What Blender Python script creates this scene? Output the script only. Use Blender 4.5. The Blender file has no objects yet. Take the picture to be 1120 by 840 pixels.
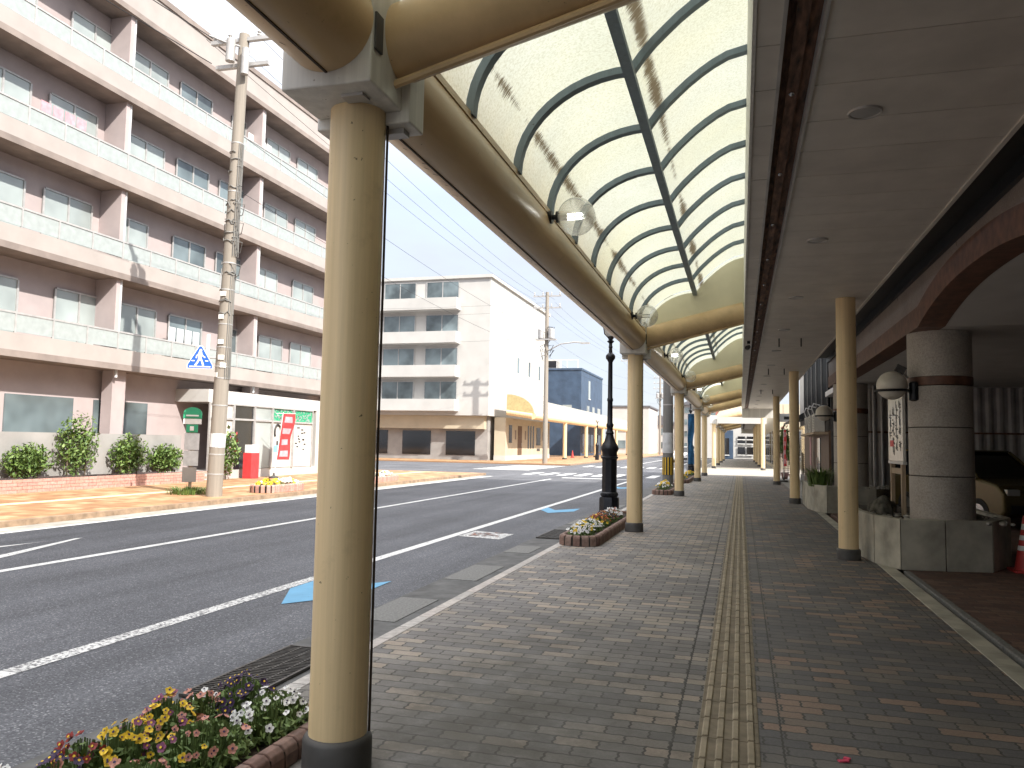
import bpy, bmesh, math, random
from mathutils import Vector, Matrix
R = random.Random(7)
PI = math.pi
sc = bpy.context.scene
COL = sc.collection
WL = {}          # world location of every empty / part

# ------------------------------------------------------------------ materials
def nmat(name):
    m = bpy.data.materials.new(name); m.use_nodes = True
    nt = m.node_tree; b = nt.nodes['Principled BSDF']
    return m, nt, b
def nd(nt, t, **kw):
    n = nt.nodes.new(t)
    for k, v in kw.items():
        if k.startswith('i_'):
            n.inputs[k[2:].replace('_', ' ')].default_value = v
        else: setattr(n, k, v)
    return n
def lk(nt, a, b): nt.links.new(a, b)
def ramp(nt, fac, stops):
    r = nt.nodes.new('ShaderNodeValToRGB'); e = r.color_ramp.elements
    while len(e) < len(stops): e.new(0.5)
    for i, (p, c) in enumerate(stops):
        e[i].position = p; e[i].color = (*c, 1) if len(c) == 3 else c
    lk(nt, fac, r.inputs[0]); return r
def pos(nt):
    return nd(nt, 'ShaderNodeNewGeometry').outputs['Position']
def noise(nt, scale, detail=4, vec=None, rough=.55, stretch=None):
    v = vec if vec is not None else pos(nt)
    if stretch:
        mp = nd(nt, 'ShaderNodeMapping'); mp.inputs['Scale'].default_value = stretch
        lk(nt, v, mp.inputs[0]); v = mp.outputs[0]
    n = nd(nt, 'ShaderNodeTexNoise'); n.inputs['Scale'].default_value = scale
    n.inputs['Detail'].default_value = detail; n.inputs['Roughness'].default_value = rough
    lk(nt, v, n.inputs['Vector']); return n.outputs['Fac']
def mix(nt, fac, a, b, mode='MIX'):
    n = nt.nodes.new('ShaderNodeMix'); n.data_type = 'RGBA'; n.blend_type = mode
    for s, val in ((n.inputs[0], fac), (n.inputs[6], a), (n.inputs[7], b)):
        if hasattr(val, 'links'): lk(nt, val, s)
        elif isinstance(val, (int, float)): s.default_value = val
        else: s.default_value = (*val, 1)
    return n.outputs[2]
def mth(nt, op, a, b=None, c=None, clamp=False):
    n = nt.nodes.new('ShaderNodeMath'); n.operation = op; n.use_clamp = clamp
    for i, val in enumerate((a, b, c)):
        if val is None: continue
        if hasattr(val, 'links'): lk(nt, val, n.inputs[i])
        else: n.inputs[i].default_value = val
    return n.outputs[0]
def bump(nt, b, h, strength=.3, dist=.01):
    n = nd(nt, 'ShaderNodeBump'); n.inputs['Strength'].default_value = strength
    n.inputs['Distance'].default_value = dist
    lk(nt, h, n.inputs['Height']); lk(nt, n.outputs[0], b.inputs['Normal'])
def plain(name, col, rough=.6, metal=0, var=.12, scale=6, spec=None, bmp=0, stretch=None):
    m, nt, b = nmat(name)
    f = noise(nt, scale, 5, stretch=stretch)
    lo = tuple(c*(1-var*1.6) for c in col); hi = tuple(min(1, c*(1+var)) for c in col)
    r = ramp(nt, f, [(.3, lo), (.7, hi)])
    lk(nt, r.outputs[0], b.inputs['Base Color'])
    b.inputs['Roughness'].default_value = rough; b.inputs['Metallic'].default_value = metal
    if spec is not None: b.inputs['Specular IOR Level'].default_value = spec
    if bmp: bump(nt, b, noise(nt, scale*9, 4), bmp, .004)
    return m
def island(name, cols, rough=.8, noisesc=30, dirt=.35):
    """colour differs per loose piece (bricks, stones)"""
    m, nt, b = nmat(name)
    g = nd(nt, 'ShaderNodeNewGeometry')
    r = ramp(nt, g.outputs['Random Per Island'], [(i/max(1, len(cols)-1), c) for i, c in enumerate(cols)])
    f = noise(nt, noisesc, 5)
    k = ramp(nt, f, [(.3, (1-dirt,)*3), (.7, (1.1,)*3)])
    lk(nt, mix(nt, 1.0, r.outputs[0], k.outputs[0], 'MULTIPLY'), b.inputs['Base Color'])
    b.inputs['Roughness'].default_value = rough
    bump(nt, b, noise(nt, noisesc*5, 3), .25, .004)
    return m

def asphalt():
    m, nt, b = nmat('asphalt')
    p = pos(nt)
    f = noise(nt, 130, 2, p, .8); g = noise(nt, .35, 5, p); v = nd(nt, 'ShaderNodeTexVoronoi'); v.inputs['Scale'].default_value = 95
    lk(nt, p, v.inputs['Vector'])
    sep = nd(nt, 'ShaderNodeSeparateColor'); lk(nt, v.outputs['Color'], sep.inputs[0])
    sp = ramp(nt, sep.outputs[0], [(.0, (.074, .077, .089)), (.55, (.115, .119, .133)), (.90, (.145, .149, .164)), (.97, (.26, .265, .28))])
    t = noise(nt, 1.0, 4, p, .6, (1.6, .12, 1))
    k = ramp(nt, g, [(.3, (.8,)*3), (.7, (1.12,)*3)]); k2 = ramp(nt, t, [(.3, (.76,)*3), (.65, (1.10,)*3)])
    c = mix(nt, 1.0, sp.outputs[0], k.outputs[0], 'MULTIPLY'); c = mix(nt, 1.0, c, k2.outputs[0], 'MULTIPLY')
    st = ramp(nt, noise(nt, .9, 6, p, .7), [(.62, (0,)*3), (.74, (.4,)*3)]).outputs[0]
    c = mix(nt, st, c, (.055, .055, .06))
    lk(nt, c, b.inputs['Base Color']); b.inputs['Roughness'].default_value = .85
    b.inputs['Specular IOR Level'].default_value = .3
    bump(nt, b, f, .5, .006); return m

def pavers(name, stops, w=.2275, h=.1135, mortar=(.028, .026, .023), dirtcol=(.062, .058, .045), lines=(), wavy=.005, msz=.0072, rough=.75, moss=None):
    m, nt, b = nmat(name)
    p = pos(nt); s = nd(nt, 'ShaderNodeSeparateXYZ'); lk(nt, p, s.inputs[0])
    x, y = s.outputs[0], s.outputs[1]
    wx = mth(nt, 'MULTIPLY', mth(nt, 'PINGPONG', y, h/4), wavy/(h/4)*2)
    wy = mth(nt, 'MULTIPLY', mth(nt, 'PINGPONG', x, w/6), wavy/(w/6)*1.3)
    cb = nd(nt, 'ShaderNodeCombineXYZ'); lk(nt, mth(nt, 'ADD', x, wx), cb.inputs[0]); lk(nt, mth(nt, 'ADD', y, wy), cb.inputs[1])
    br = nd(nt, 'ShaderNodeTexBrick'); br.offset = .5
    br.inputs['Color1'].default_value = (0, 0, 0, 1); br.inputs['Color2'].default_value = (1, 1, 1, 1); br.inputs['Mortar'].default_value = (.5, .5, .5, 1)
    br.inputs['Scale'].default_value = 1; br.inputs['Mortar Size'].default_value = msz; br.inputs['Mortar Smooth'].default_value = .25
    br.inputs['Brick Width'].default_value = w; br.inputs['Row Height'].default_value = h
    lk(nt, cb.outputs[0], br.inputs['Vector'])
    c = ramp(nt, br.outputs['Color'], stops).outputs[0]
    fine = ramp(nt, noise(nt, 60, 6, p, .7), [(.25, (.72,)*3), (.75, (1.2,)*3)]).outputs[0]
    big = ramp(nt, noise(nt, .7, 5, p, .6), [(.3, (.78,)*3), (.68, (1.12,)*3)]).outputs[0]
    c = mix(nt, 1.0, c, fine, 'MULTIPLY'); c = mix(nt, 1.0, c, big, 'MULTIPLY')
    mort = mth(nt, 'MULTIPLY', br.outputs['Fac'], .85)
    for lx in lines:
        d = mth(nt, 'ABSOLUTE', mth(nt, 'SUBTRACT', mth(nt, 'ADD', x, mth(nt, 'MULTIPLY', wx, .6)), lx))
        mort = mth(nt, 'MAXIMUM', mort, mth(nt, 'LESS_THAN', d, .0055))
    c = mix(nt, mort, c, mortar)
    if moss:
        mx, my, mr = moss
        dx = mth(nt, 'SUBTRACT', x, mx); dy = mth(nt, 'MULTIPLY', mth(nt, 'SUBTRACT', y, my), .55)
        dd = mth(nt, 'SQRT', mth(nt, 'ADD', mth(nt, 'MULTIPLY', dx, dx), mth(nt, 'MULTIPLY', dy, dy)))
        fm = mth(nt, 'SUBTRACT', 1, mth(nt, 'DIVIDE', dd, mr), clamp=True)
        fm = mth(nt, 'MULTIPLY', fm, mth(nt, 'MULTIPLY', noise(nt, 5, 6, p, .7), 2.2), clamp=True)
        fm = mth(nt, 'MULTIPLY', fm, .8)
        c = mix(nt, fm, c, dirtcol)
    # scattered dark blotches
    bl = ramp(nt, noise(nt, 2.3, 7, p, .7), [(.60, (0,)*3), (.74, (1,)*3)]).outputs[0]
    c = mix(nt, mth(nt, 'MULTIPLY', bl, .35), c, dirtcol)
    lk(nt, c, b.inputs['Base Color'])
    rr = ramp(nt, noise(nt, 3, 4, p), [(.3, (rough-.15,)*3), (.7, (rough+.1,)*3)]).outputs[0]
    lk(nt, rr, b.inputs['Roughness'])
    hgt = mth(nt, 'SUBTRACT', mth(nt, 'MULTIPLY', noise(nt, 120, 3, p), .25), mort)
    bump(nt, b, hgt, .6, .006)
    return m

def paint(name, col, stains=.5, rough=.45, vert=True, dirt=(.09, .06, .035)):
    """weathered paint: vertical streaks, specks and grime"""
    m, nt, b = nmat(name); p = pos(nt)
    st = (14, 14, .35) if vert else (3, .35, 3)
    s = ramp(nt, noise(nt, 1, 5, p, .65, st), [(.30, tuple(c*.78 for c in col)), (.7, tuple(min(1, c*1.06) for c in col))]).outputs[0]
    g = ramp(nt, noise(nt, 3.2, 6, p, .65), [(.60, (0,)*3), (.86, (stains*.8,)*3)]).outputs[0]
    c = mix(nt, g, s, dirt)
    sp = ramp(nt, noise(nt, 30, 4, p, .6), [(.70, (0,)*3), (.73, (.85,)*3)]).outputs[0]
    c = mix(nt, sp, c, dirt)
    lk(nt, c, b.inputs['Base Color'])
    b.inputs['Roughness'].default_value = rough
    bump(nt, b, noise(nt, 25, 4, p), .06, .004)
    return m

def roofsheet():
    """translucent fibreglass sheet with brown mould along the purlin and the eave"""
    m = bpy.data.materials.new('roof_sheet'); m.use_nodes = True; nt = m.node_tree
    nt.nodes.remove(nt.nodes['Principled BSDF']); out = nt.nodes['Material Output']
    p = pos(nt); s = nd(nt, 'ShaderNodeSeparateXYZ'); lk(nt, p, s.inputs[0]); x = s.outputs[0]
    base = ramp(nt, noise(nt, 1.6, 5, p, .6), [(.3, (.68, .70, .575)), (.7, (.77, .785, .67))]).outputs[0]
    fine = ramp(nt, noise(nt, 55, 5, p, .75), [(.36, (.80, .78, .70)), (.55, (1, 1, 1))]).outputs[0]
    base = mix(nt, 1.0, base, fine, 'MULTIPLY')
    def band(x0, w):
        return mth(nt, 'SUBTRACT', 1, mth(nt, 'DIVIDE', mth(nt, 'ABSOLUTE', mth(nt, 'SUBTRACT', x, x0)), w), clamp=True)
    bd = mth(nt, 'MAXIMUM', band(-.655, .12), mth(nt, 'MULTIPLY', band(-1.50, .10), .95))
    n = noise(nt, 1, 6, p, .75, (5, 120, 5)); n2 = noise(nt, 1.1, 3, p)
    f = mth(nt, 'MULTIPLY', mth(nt, 'MULTIPLY', bd, n), mth(nt, 'MULTIPLY', n2, 2.0))
    f = ramp(nt, f, [(.39, (0,)*3), (.46, (.95,)*3)]).outputs[0]
    c = mix(nt, f, base, (.12, .09, .05))
    yl = ramp(nt, noise(nt, .8, 4, p, .6), [(.4, (1, 1, 1)), (.75, (.97, .95, .83))]).outputs[0]
    c = mix(nt, 1.0, c, yl, 'MULTIPLY')
    tr = nd(nt, 'ShaderNodeBsdfTranslucent'); lk(nt, c, tr.inputs[0])
    df = nd(nt, 'ShaderNodeBsdfDiffuse'); lk(nt, c, df.inputs[0])
    mx = nd(nt, 'ShaderNodeMixShader'); mx.inputs[0].default_value = .14
    lk(nt, tr.outputs[0], mx.inputs[1]); lk(nt, df.outputs[0], mx.inputs[2]); lk(nt, mx.outputs[0], out.inputs[0])
    return m
def clearglass(name, tint=(1, 1, 1), refl=.12, rough=.02):
    m = bpy.data.materials.new(name); m.use_nodes = True; nt = m.node_tree
    nt.nodes.remove(nt.nodes['Principled BSDF']); out = nt.nodes['Material Output']
    t = nd(nt, 'ShaderNodeBsdfTransparent'); t.inputs[0].default_value = (*tint, 1)
    g = nd(nt, 'ShaderNodeBsdfGlossy'); g.inputs['Roughness'].default_value = rough
    lw = nd(nt, 'ShaderNodeLayerWeight'); lw.inputs[0].default_value = .35
    d = nd(nt, 'ShaderNodeBsdfDiffuse'); d.inputs[0].default_value = (.75, .75, .68, 1)
    dirt = mth(nt, 'MULTIPLY', noise(nt, 9, 5), .5)
    m0 = nd(nt, 'ShaderNodeMixShader'); lk(nt, dirt, m0.inputs[0]); lk(nt, t.outputs[0], m0.inputs[1]); lk(nt, d.outputs[0], m0.inputs[2])
    f = mth(nt, 'MULTIPLY', mth(nt, 'ADD', lw.outputs['Facing'], refl), .55, clamp=True)
    mx = nd(nt, 'ShaderNodeMixShader'); lk(nt, f, mx.inputs[0]); lk(nt, m0.outputs[0], mx.inputs[1]); lk(nt, g.outputs[0], mx.inputs[2])
    lk(nt, mx.outputs[0], out.inputs[0]); return m
def emit(name, col, s):
    m, nt, b = nmat(name); b.inputs['Base Color'].default_value = (*col, 1)
    b.inputs['Emission Color'].default_value = (*col, 1); b.inputs['Emission Strength'].default_value = s
    return m
def window(name, col=(.02, .025, .03), rough=.06, var=.6):
    m, nt, b = nmat(name)
    r = ramp(nt, noise(nt, .45, 3), [(.35, tuple(c*(1-var) for c in col)), (.65, tuple(min(1, c*(1+var)) for c in col))])
    lk(nt, r.outputs[0], b.inputs['Base Color'])
    b.inputs['Roughness'].default_value = rough; b.inputs['Specular IOR Level'].default_value = .8
    return m
def granite(name, col, rough=.55):
    m, nt, b = nmat(name); p = pos(nt)
    c = ramp(nt, noise(nt, 48, 4, p, .8), [(.28, tuple(k*.62 for k in col)), (.5, col), (.72, tuple(min(1, k*1.3) for k in col))]).outputs[0]
    k = ramp(nt, noise(nt, 2.2, 5, p), [(.3, (.8,)*3), (.7, (1.1,)*3)]).outputs[0]
    lk(nt, mix(nt, 1.0, c, k, 'MULTIPLY'), b.inputs['Base Color']); b.inputs['Roughness'].default_value = rough
    return m
def markpaint(name, col, wear=.5, sc_=26):
    m, nt, b = nmat(name); p = pos(nt)
    f = ramp(nt, noise(nt, sc_, 6, p, .8), [(wear-.03, (.09, .09, .1)), (wear+.05, col)]).outputs[0]
    k = ramp(nt, noise(nt, 3, 4, p), [(.3, (.85,)*3), (.7, (1.05,)*3)]).outputs[0]
    lk(nt, mix(nt, 1.0, f, k, 'MULTIPLY'), b.inputs['Base Color']); b.inputs['Roughness'].default_value = .7
    return m
def stripes(name, ca, cb, per, axis=0, duty=.5, rough=.5):
    m, nt, b = nmat(name); tc = nd(nt, 'ShaderNodeTexCoord'); s = nd(nt, 'ShaderNodeSeparateXYZ'); lk(nt, tc.outputs['Object'], s.inputs[0])
    f = mth(nt, 'FRACT', mth(nt, 'DIVIDE', s.outputs[axis], per)); f = mth(nt, 'LESS_THAN', f, duty)
    lk(nt, mix(nt, f, ca, cb), b.inputs['Base Color']); b.inputs['Roughness'].default_value = rough
    return m

M = {}
M['asphalt'] = asphalt()
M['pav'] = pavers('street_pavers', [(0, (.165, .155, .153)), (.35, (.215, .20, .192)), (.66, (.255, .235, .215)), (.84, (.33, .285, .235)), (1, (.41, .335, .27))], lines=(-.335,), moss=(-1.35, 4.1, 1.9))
M['pavr'] = pavers('inner_pavers', [(0, (.115, .112, .118)), (.55, (.15, .142, .138)), (.76, (.18, .162, .142)), (.86, (.25, .185, .145)), (1, (.29, .205, .16))], lines=(.205, 1.64), mortar=(.06, .058, .052))  # browner blocks, with the light falloff on this side darkened into the colour
M['palepave'] = pavers('pale_pavers', [(0, (.36, .33, .28)), (.5, (.42, .385, .33)), (1, (.48, .43, .37))], mortar=(.25, .23, .2))
M['pavred'] = pavers('drive_pavers', [(0, (.12, .075, .06)), (.5, (.17, .095, .075)), (1, (.22, .14, .105))], mortar=(.06, .05, .045))
M['pavfar'] = pavers('orange_tiles', [(0, (.30, .155, .075)), (.45, (.40, .215, .105)), (.8, (.46, .29, .155)), (1, (.50, .36, .215))], w=.3, h=.3, mortar=(.30, .17, .09), wavy=0, dirtcol=(.22, .14, .08))
M['conc'] = plain('concrete', (.30, .29, .27), .85, var=.22, scale=3, bmp=.2)
M['concl'] = plain('pale_concrete', (.40, .385, .35), .85, var=.2, scale=2.5, bmp=.2)
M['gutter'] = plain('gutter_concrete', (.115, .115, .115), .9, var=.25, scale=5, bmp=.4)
M['gutterfar'] = plain('far_gutter_concrete', (.34, .325, .29), .9, var=.2, scale=3, bmp=.3)
M['lid'] = plain('drain_lid_concrete', (.19, .19, .185), .9, var=.22, scale=45, bmp=.5)
M['kerb'] = island('kerb_stone', [(.42, .40, .38), (.50, .45, .42), (.46, .44, .42), (.55, .50, .46)], .8, 18, .3)
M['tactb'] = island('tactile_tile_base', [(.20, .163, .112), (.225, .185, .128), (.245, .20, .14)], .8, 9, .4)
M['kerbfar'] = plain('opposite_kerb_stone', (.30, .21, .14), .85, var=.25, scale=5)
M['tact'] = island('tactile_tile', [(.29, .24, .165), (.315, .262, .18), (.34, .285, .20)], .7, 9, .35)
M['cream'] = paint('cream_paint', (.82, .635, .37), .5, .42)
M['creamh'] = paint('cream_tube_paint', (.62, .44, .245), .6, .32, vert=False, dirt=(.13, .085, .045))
M['seam'] = plain('seam_grime', (.05, .032, .022), .8)
M['plinth'] = plain('dark_collar', (.075, .072, .07), .6, var=.2)
M['hub'] = paint('white_hub_paint', (.66, .645, .60), .45, .5, dirt=(.2, .17, .13))
M['sheet'] = roofsheet(); M['endp'] = plain('pale_end_panel', (.66, .62, .47), .6, var=.06, scale=2)
M['rib'] = paint('blue_grey_rib_paint', (.17, .225, .275), .75, .5, dirt=(.05, .045, .04))
M['soffit'] = island('soffit_panel', [(.57, .53, .475), (.585, .545, .49), (.60, .56, .505)], .5, 3, .1)
M['rust'] = plain('rusty_channel', (.15, .075, .045), .75, var=.55, scale=7, stretch=(4, .7, 4))
M['alum'] = plain('grey_aluminium', (.46, .45, .44), .45, .3, .1)
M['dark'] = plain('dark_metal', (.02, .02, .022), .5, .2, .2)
M['black'] = plain('black_iron', (.012, .013, .018), .38, .3, .25, 12, bmp=.1)
M['glass'] = clearglass('globe_glass')
M['opal'] = plain('opal_globe', (.62, .58, .50), .3, var=.08)
M['tube'] = emit('lamp_tube', (1, 1, .93), 5)
M['tubeoff'] = plain('lamp_tube_unlit', (.8, .8, .76), .4)
M['gran'] = granite('grey_granite', (.40, .365, .325))
M['granp'] = granite('pinkish_granite', (.25, .21, .185), .5)
M['brown'] = plain('brown_tile_band', (.15, .068, .042), .5, var=.3, scale=9)
M['ceil'] = plain('carport_ceiling', (.56, .54, .51), .8, var=.06, scale=2)
M['corr'] = plain('corrugated_sheet', (.36, .345, .34), .5, .2, .18, 2.5)
M['planter'] = plain('planter_panel', (.42, .40, .335), .75, var=.26, scale=2.6, bmp=.12)
M['soil'] = plain('soil', (.05, .038, .026), .95, var=.4, scale=25, bmp=.5)
M['pebble'] = island('pebbles', [(.5, .48, .44), (.2, .19, .17), (.6, .58, .54), (.32, .3, .26)], .7, 20)
M['rock'] = plain('garden_rock', (.11, .105, .085), .9, var=.5, scale=9, bmp=.6)
M['brick'] = island('planter_brick', [(.19, .105, .085), (.235, .145, .115), (.27, .185, .15), (.17, .095, .08)], .75, 22, .4)
M['brickp'] = island('pink_brick', [(.45, .24, .20), (.55, .32, .27), (.5, .27, .21)], .8, 14, .3)
M['mortar'] = plain('dark_mortar', (.06, .052, .045), .95)
M['mark'] = markpaint('road_paint', (.72, .72, .71), .405)
M['markworn'] = markpaint('worn_road_paint', (.70, .70, .69), .47, 34)
M['blue'] = markpaint('blue_road_paint', (.13, .35, .55), .33, 20)
M['redmark'] = markpaint('red_road_paint', (.42, .2, .14), .50, 16)
M['grate'] = plain('steel_grate', (.10, .092, .085), .55, .6, .3, 20)
M['pit'] = plain('drain_pit', (.008, .008, .008), .9)
M['cpole'] = paint('concrete_pole', (.29, .255, .215), .45, .8, dirt=(.17, .13, .10))
M['gpole'] = paint('grey_steel_pole', (.20, .195, .185), .4, .6, dirt=(.1, .09, .08))
M['white'] = plain('white_paint', (.78, .77, .74), .5, var=.05)
M['stick'] = plain('pale_sticker', (.62, .63, .64), .5)
M['signblue'] = plain('sign_blue', (.02, .11, .62), .35, var=.05)
M['green'] = plain('sign_green', (.03, .32, .16), .4, var=.06)
M['red'] = plain('banner_red', (.62, .045, .05), .6, var=.15)
M['pink'] = plain('pink_cloth', (.62, .32, .36), .7, var=.15)
M['conered'] = plain('cone_red', (.52, .05, .045), .5, var=.12)
M['yellow'] = plain('guard_yellow', (.72, .45, .04), .5, var=.08)
M['guardblack'] = plain('guard_black', (.02, .02, .02), .5)
M['bannerblue'] = plain('banner_blue', (.02, .13, .30), .7, var=.3)
M['wall_pink'] = plain('pinkish_render', (.42, .355, .35), .85, var=.07, scale=1.2)
M['wall_band'] = plain('balcony_front', (.36, .325, .305), .8, var=.06, scale=1.2)
M['slab'] = plain('balcony_slab', (.24, .20, .18), .85, var=.15, scale=1.5)
M['win'] = window('window_glass', (.12, .15, .16), .08)
M['curtain'] = window('curtained_glass', (.33, .37, .365), .2, .25)
M['windark'] = window('dark_glass', (.012, .013, .016), .05)
M['winmatte'] = plain('shaded_glass', (.008, .009, .011), .6, spec=.02)
M['frost'] = plain('frosted_panel', (.34, .375, .37), .3, var=.07)
M['wall_white'] = plain('white_render', (.48, .47, .45), .85, var=.05, scale=.8)
M['wall_cream'] = plain('cream_render', (.50, .44, .33), .8, var=.06, scale=1)
M['wall_grey'] = plain('grey_render', (.30, .29, .28), .85, var=.12, scale=1)
M['wall_blue'] = plain('blue_cladding', (.05, .082, .135), .5, var=.15, scale=1.2)
M['wall_red'] = plain('red_cladding', (.42, .15, .12), .7, var=.1)
M['rooft'] = plain('grey_roof', (.12, .12, .13), .7, var=.15, scale=3)
M['wood'] = plain('brown_wood', (.15, .09, .055), .65, var=.35, scale=6, stretch=(9, 9, .8))
M['woodl'] = plain('pale_wood', (.42, .32, .22), .7, var=.2, scale=6, stretch=(9, 9, .8))
M['ac'] = plain('air_unit_casing', (.50, .48, .43), .6, var=.08)
M['sign'] = plain('sign_board_face', (.60, .585, .54), .25, var=.12, scale=4)
M['ink'] = plain('ink', (.02, .02, .02), .6)
M['cyan'] = plain('cyan_poster', (.22, .55, .72), .5)
M['car'] = plain('olive_car_paint', (.11, .085, .035), .25, .3, .05)
M['tyre'] = plain('tyre_rubber', (.015, .015, .015), .8)
M['chrome'] = plain('bright_trim', (.6, .6, .6), .15, .9, .05)
M['carwhite'] = plain('white_car_paint', (.75, .75, .75), .25, .0, .03)
M['lightlens'] = plain('headlight_lens', (.55, .55, .55), .08, .2, .05)
M['leaf'] = island('leaf_green', [(.11, .18, .05), (.15, .235, .065), (.20, .29, .09), (.13, .205, .06)], .6, 20, .2)
M['leafl'] = island('light_leaf_green', [(.10, .17, .03), (.15, .23, .05), (.08, .15, .04), (.19, .26, .07)], .6, 20, .2)
M['stem'] = plain('stem', (.13, .19, .06), .7)
M['bark'] = plain('bark', (.12, .09, .065), .9, var=.4, scale=14)
M['lattice'] = plain('pink_lattice', (.45, .27, .29), .7, var=.1)
FLW = {'yellow': (.78, .52, .02), 'white': (.80, .80, .78), 'purple': (.035, .012, .06), 'red': (.25, .022, .018), 'apricot': (.52, .23, .17), 'mauve': (.24, .07, .15)}
for k, c in FLW.items(): M['f_'+k] = plain('petal_'+k, c, .6, var=.18, scale=60)

# ------------------------------------------------------------------ mesh builder
class MB:
    def __init__(s): s.v = []; s.f = []; s.mi = []; s.sm = []
    def add(s, vs, fs, mi=0, smooth=False):
        o = len(s.v); s.v += [tuple(v) for v in vs]
        for f in fs: s.f.append([i+o for i in f]); s.mi.append(mi); s.sm.append(smooth)
        return s
    def box(s, x0, x1, y0, y1, z0, z1, mi=0):
        vs = [(x, y, z) for x in (x0, x1) for y in (y0, y1) for z in (z0, z1)]
        return s.add(vs, [(0, 1, 3, 2), (4, 6, 7, 5), (0, 4, 5, 1), (2, 3, 7, 6), (0, 2, 6, 4), (1, 5, 7, 3)], mi)
    def obox(s, c, size, mat=None, mi=0):
        hx, hy, hz = size[0]/2, size[1]/2, size[2]/2
        vs = []
        for x in (-hx, hx):
            for y in (-hy, hy):
                for z in (-hz, hz):
                    v = Vector((x, y, z))
                    if mat is not None: v = mat @ v
                    vs.append(v+Vector(c))
        return s.add(vs, [(0, 1, 3, 2), (4, 6, 7, 5), (0, 4, 5, 1), (2, 3, 7, 6), (0, 2, 6, 4), (1, 5, 7, 3)], mi)
    def prism(s, poly, axis, a0, a1, mi=0, smooth=False):
        """poly in the two remaining axes (in xyz order)"""
        def P(u, w, a):
            return (a, u, w) if axis == 0 else (u, a, w) if axis == 1 else (u, w, a)
        n = len(poly); vs = [P(u, w, a0) for u, w in poly]+[P(u, w, a1) for u, w in poly]
        fs = [(i, (i+1) % n, n+(i+1) % n, n+i) for i in range(n)]
        s.add(vs, fs, mi, smooth)
        o = len(s.v)-2*n
        s.f.append([o+i for i in range(n)]); s.mi.append(mi); s.sm.append(False)
        s.f.append([o+n+i for i in range(n)]); s.mi.append(mi); s.sm.append(False)
        return s
    def tube(s, path, r, n=12, caps=True, mi=0, smooth=True):
        P = [Vector(p) for p in path]; rr = r if isinstance(r, (list, tuple)) else [r]*len(P)
        t0 = (P[1]-P[0]).normalized(); up = Vector((0, 0, 1)) if abs(t0.z) < .9 else Vector((1, 0, 0))
        a = t0.cross(up).normalized(); vs = []
        for i, p in enumerate(P):
            t = (P[min(i+1, len(P)-1)]-P[max(i-1, 0)]).normalized()
            a = (a-t*a.dot(t)).normalized(); b = t.cross(a)
            for k in range(n):
                q = 2*PI*k/n; vs.append(p+(a*math.cos(q)+b*math.sin(q))*rr[i])
        fs = [(i*n+k, i*n+(k+1) % n, (i+1)*n+(k+1) % n, (i+1)*n+k) for i in range(len(P)-1) for k in range(n)]
        s.add(vs, fs, mi, smooth)
        if caps:
            o = len(s.v)-len(vs)
            s.f.append([o+k for k in range(n)]); s.mi.append(mi); s.sm.append(False)
            s.f.append([o+(len(P)-1)*n+k for k in range(n)]); s.mi.append(mi); s.sm.append(False)
        return s
    def lathe(s, prof, c=(0, 0, 0), n=20, mi=0, smooth=True, a0=0, caps=True):
        vs = []; fs = []
        for r, z in prof:
            for k in range(n):
                q = a0+2*PI*k/n; vs.append((c[0]+r*math.cos(q), c[1]+r*math.sin(q), c[2]+z))
        for i in range(len(prof)-1):
            for k in range(n): fs.append((i*n+k, i*n+(k+1) % n, (i+1)*n+(k+1) % n, (i+1)*n+k))
        s.add(vs, fs, mi, smooth); o = len(s.v)-len(vs)
        for base in ((0, (len(prof)-1)*n) if caps else ()):
            if prof[0 if base == 0 else -1][0] > 1e-5:
                s.f.append([o+base+k for k in range(n)]); s.mi.append(mi); s.sm.append(False)
        return s
    def sphere(s, c, r, n=20, m=12, mi=0, sq=1, z0=-1, z1=1):
        a0, a1 = math.asin(z0), math.asin(z1)
        return s.lathe([(max(1e-6, r*math.cos(a0+(a1-a0)*i/m)), r*sq*math.sin(a0+(a1-a0)*i/m)) for i in range(m+1)], c, n, mi)
    def quad(s, *p, mi=0): return s.add(p, [tuple(range(len(p)))], mi)
    def build(s, name, mats, parent=None, bevel=0, sharp=40, local=False, clean=True):
        me = bpy.data.meshes.new(name)
        off = Vector((0, 0, 0)) if (parent is None or local) else WL.get(parent.name, Vector())
        me.from_pydata([Vector(v)-off for v in s.v], [], s.f)
        for m in (mats if isinstance(mats, (list, tuple)) else [mats]): me.materials.append(m)
        me.polygons.foreach_set('material_index', s.mi); me.polygons.foreach_set('use_smooth', s.sm)
        if clean:
            bm = bmesh.new(); bm.from_mesh(me); bmesh.ops.recalc_face_normals(bm, faces=bm.faces); bm.to_mesh(me); bm.free()
        if any(s.sm): me.set_sharp_from_angle(angle=math.radians(sharp))
        me.update()
        o = bpy.data.objects.new(name, me); COL.objects.link(o)
        if parent is not None:
            o.parent = parent; WL[o.name] = WL.get(parent.name, Vector())
        else: WL[o.name] = Vector()
        if bevel:
            b = o.modifiers.new('bevel', 'BEVEL'); b.width = bevel; b.segments = 2; b.limit_method = 'ANGLE'
        return o
def tag(o, label=None, cat=None, group=None, kind=None):
    if label: o['label'] = label
    if cat: o['category'] = cat
    if group: o['group'] = group
    if kind: o['kind'] = kind
    return o
def thing(name, label, cat, loc=(0, 0, 0), group=None, rz=0):
    o = bpy.data.objects.new(name, None); COL.objects.link(o); o.empty_display_size = .2
    o.location = loc; o.rotation_euler = (0, 0, rz); WL[o.name] = Vector(loc)
    return tag(o, label, cat, group)
def copy_tree(o, parent=None):
    c = o.copy(); COL.objects.link(c)
    if parent is not None: c.parent = parent
    WL[c.name] = WL.get(o.name, Vector())
    for ch in list(o.children):
        copy_tree(ch, c)
    return c
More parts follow.
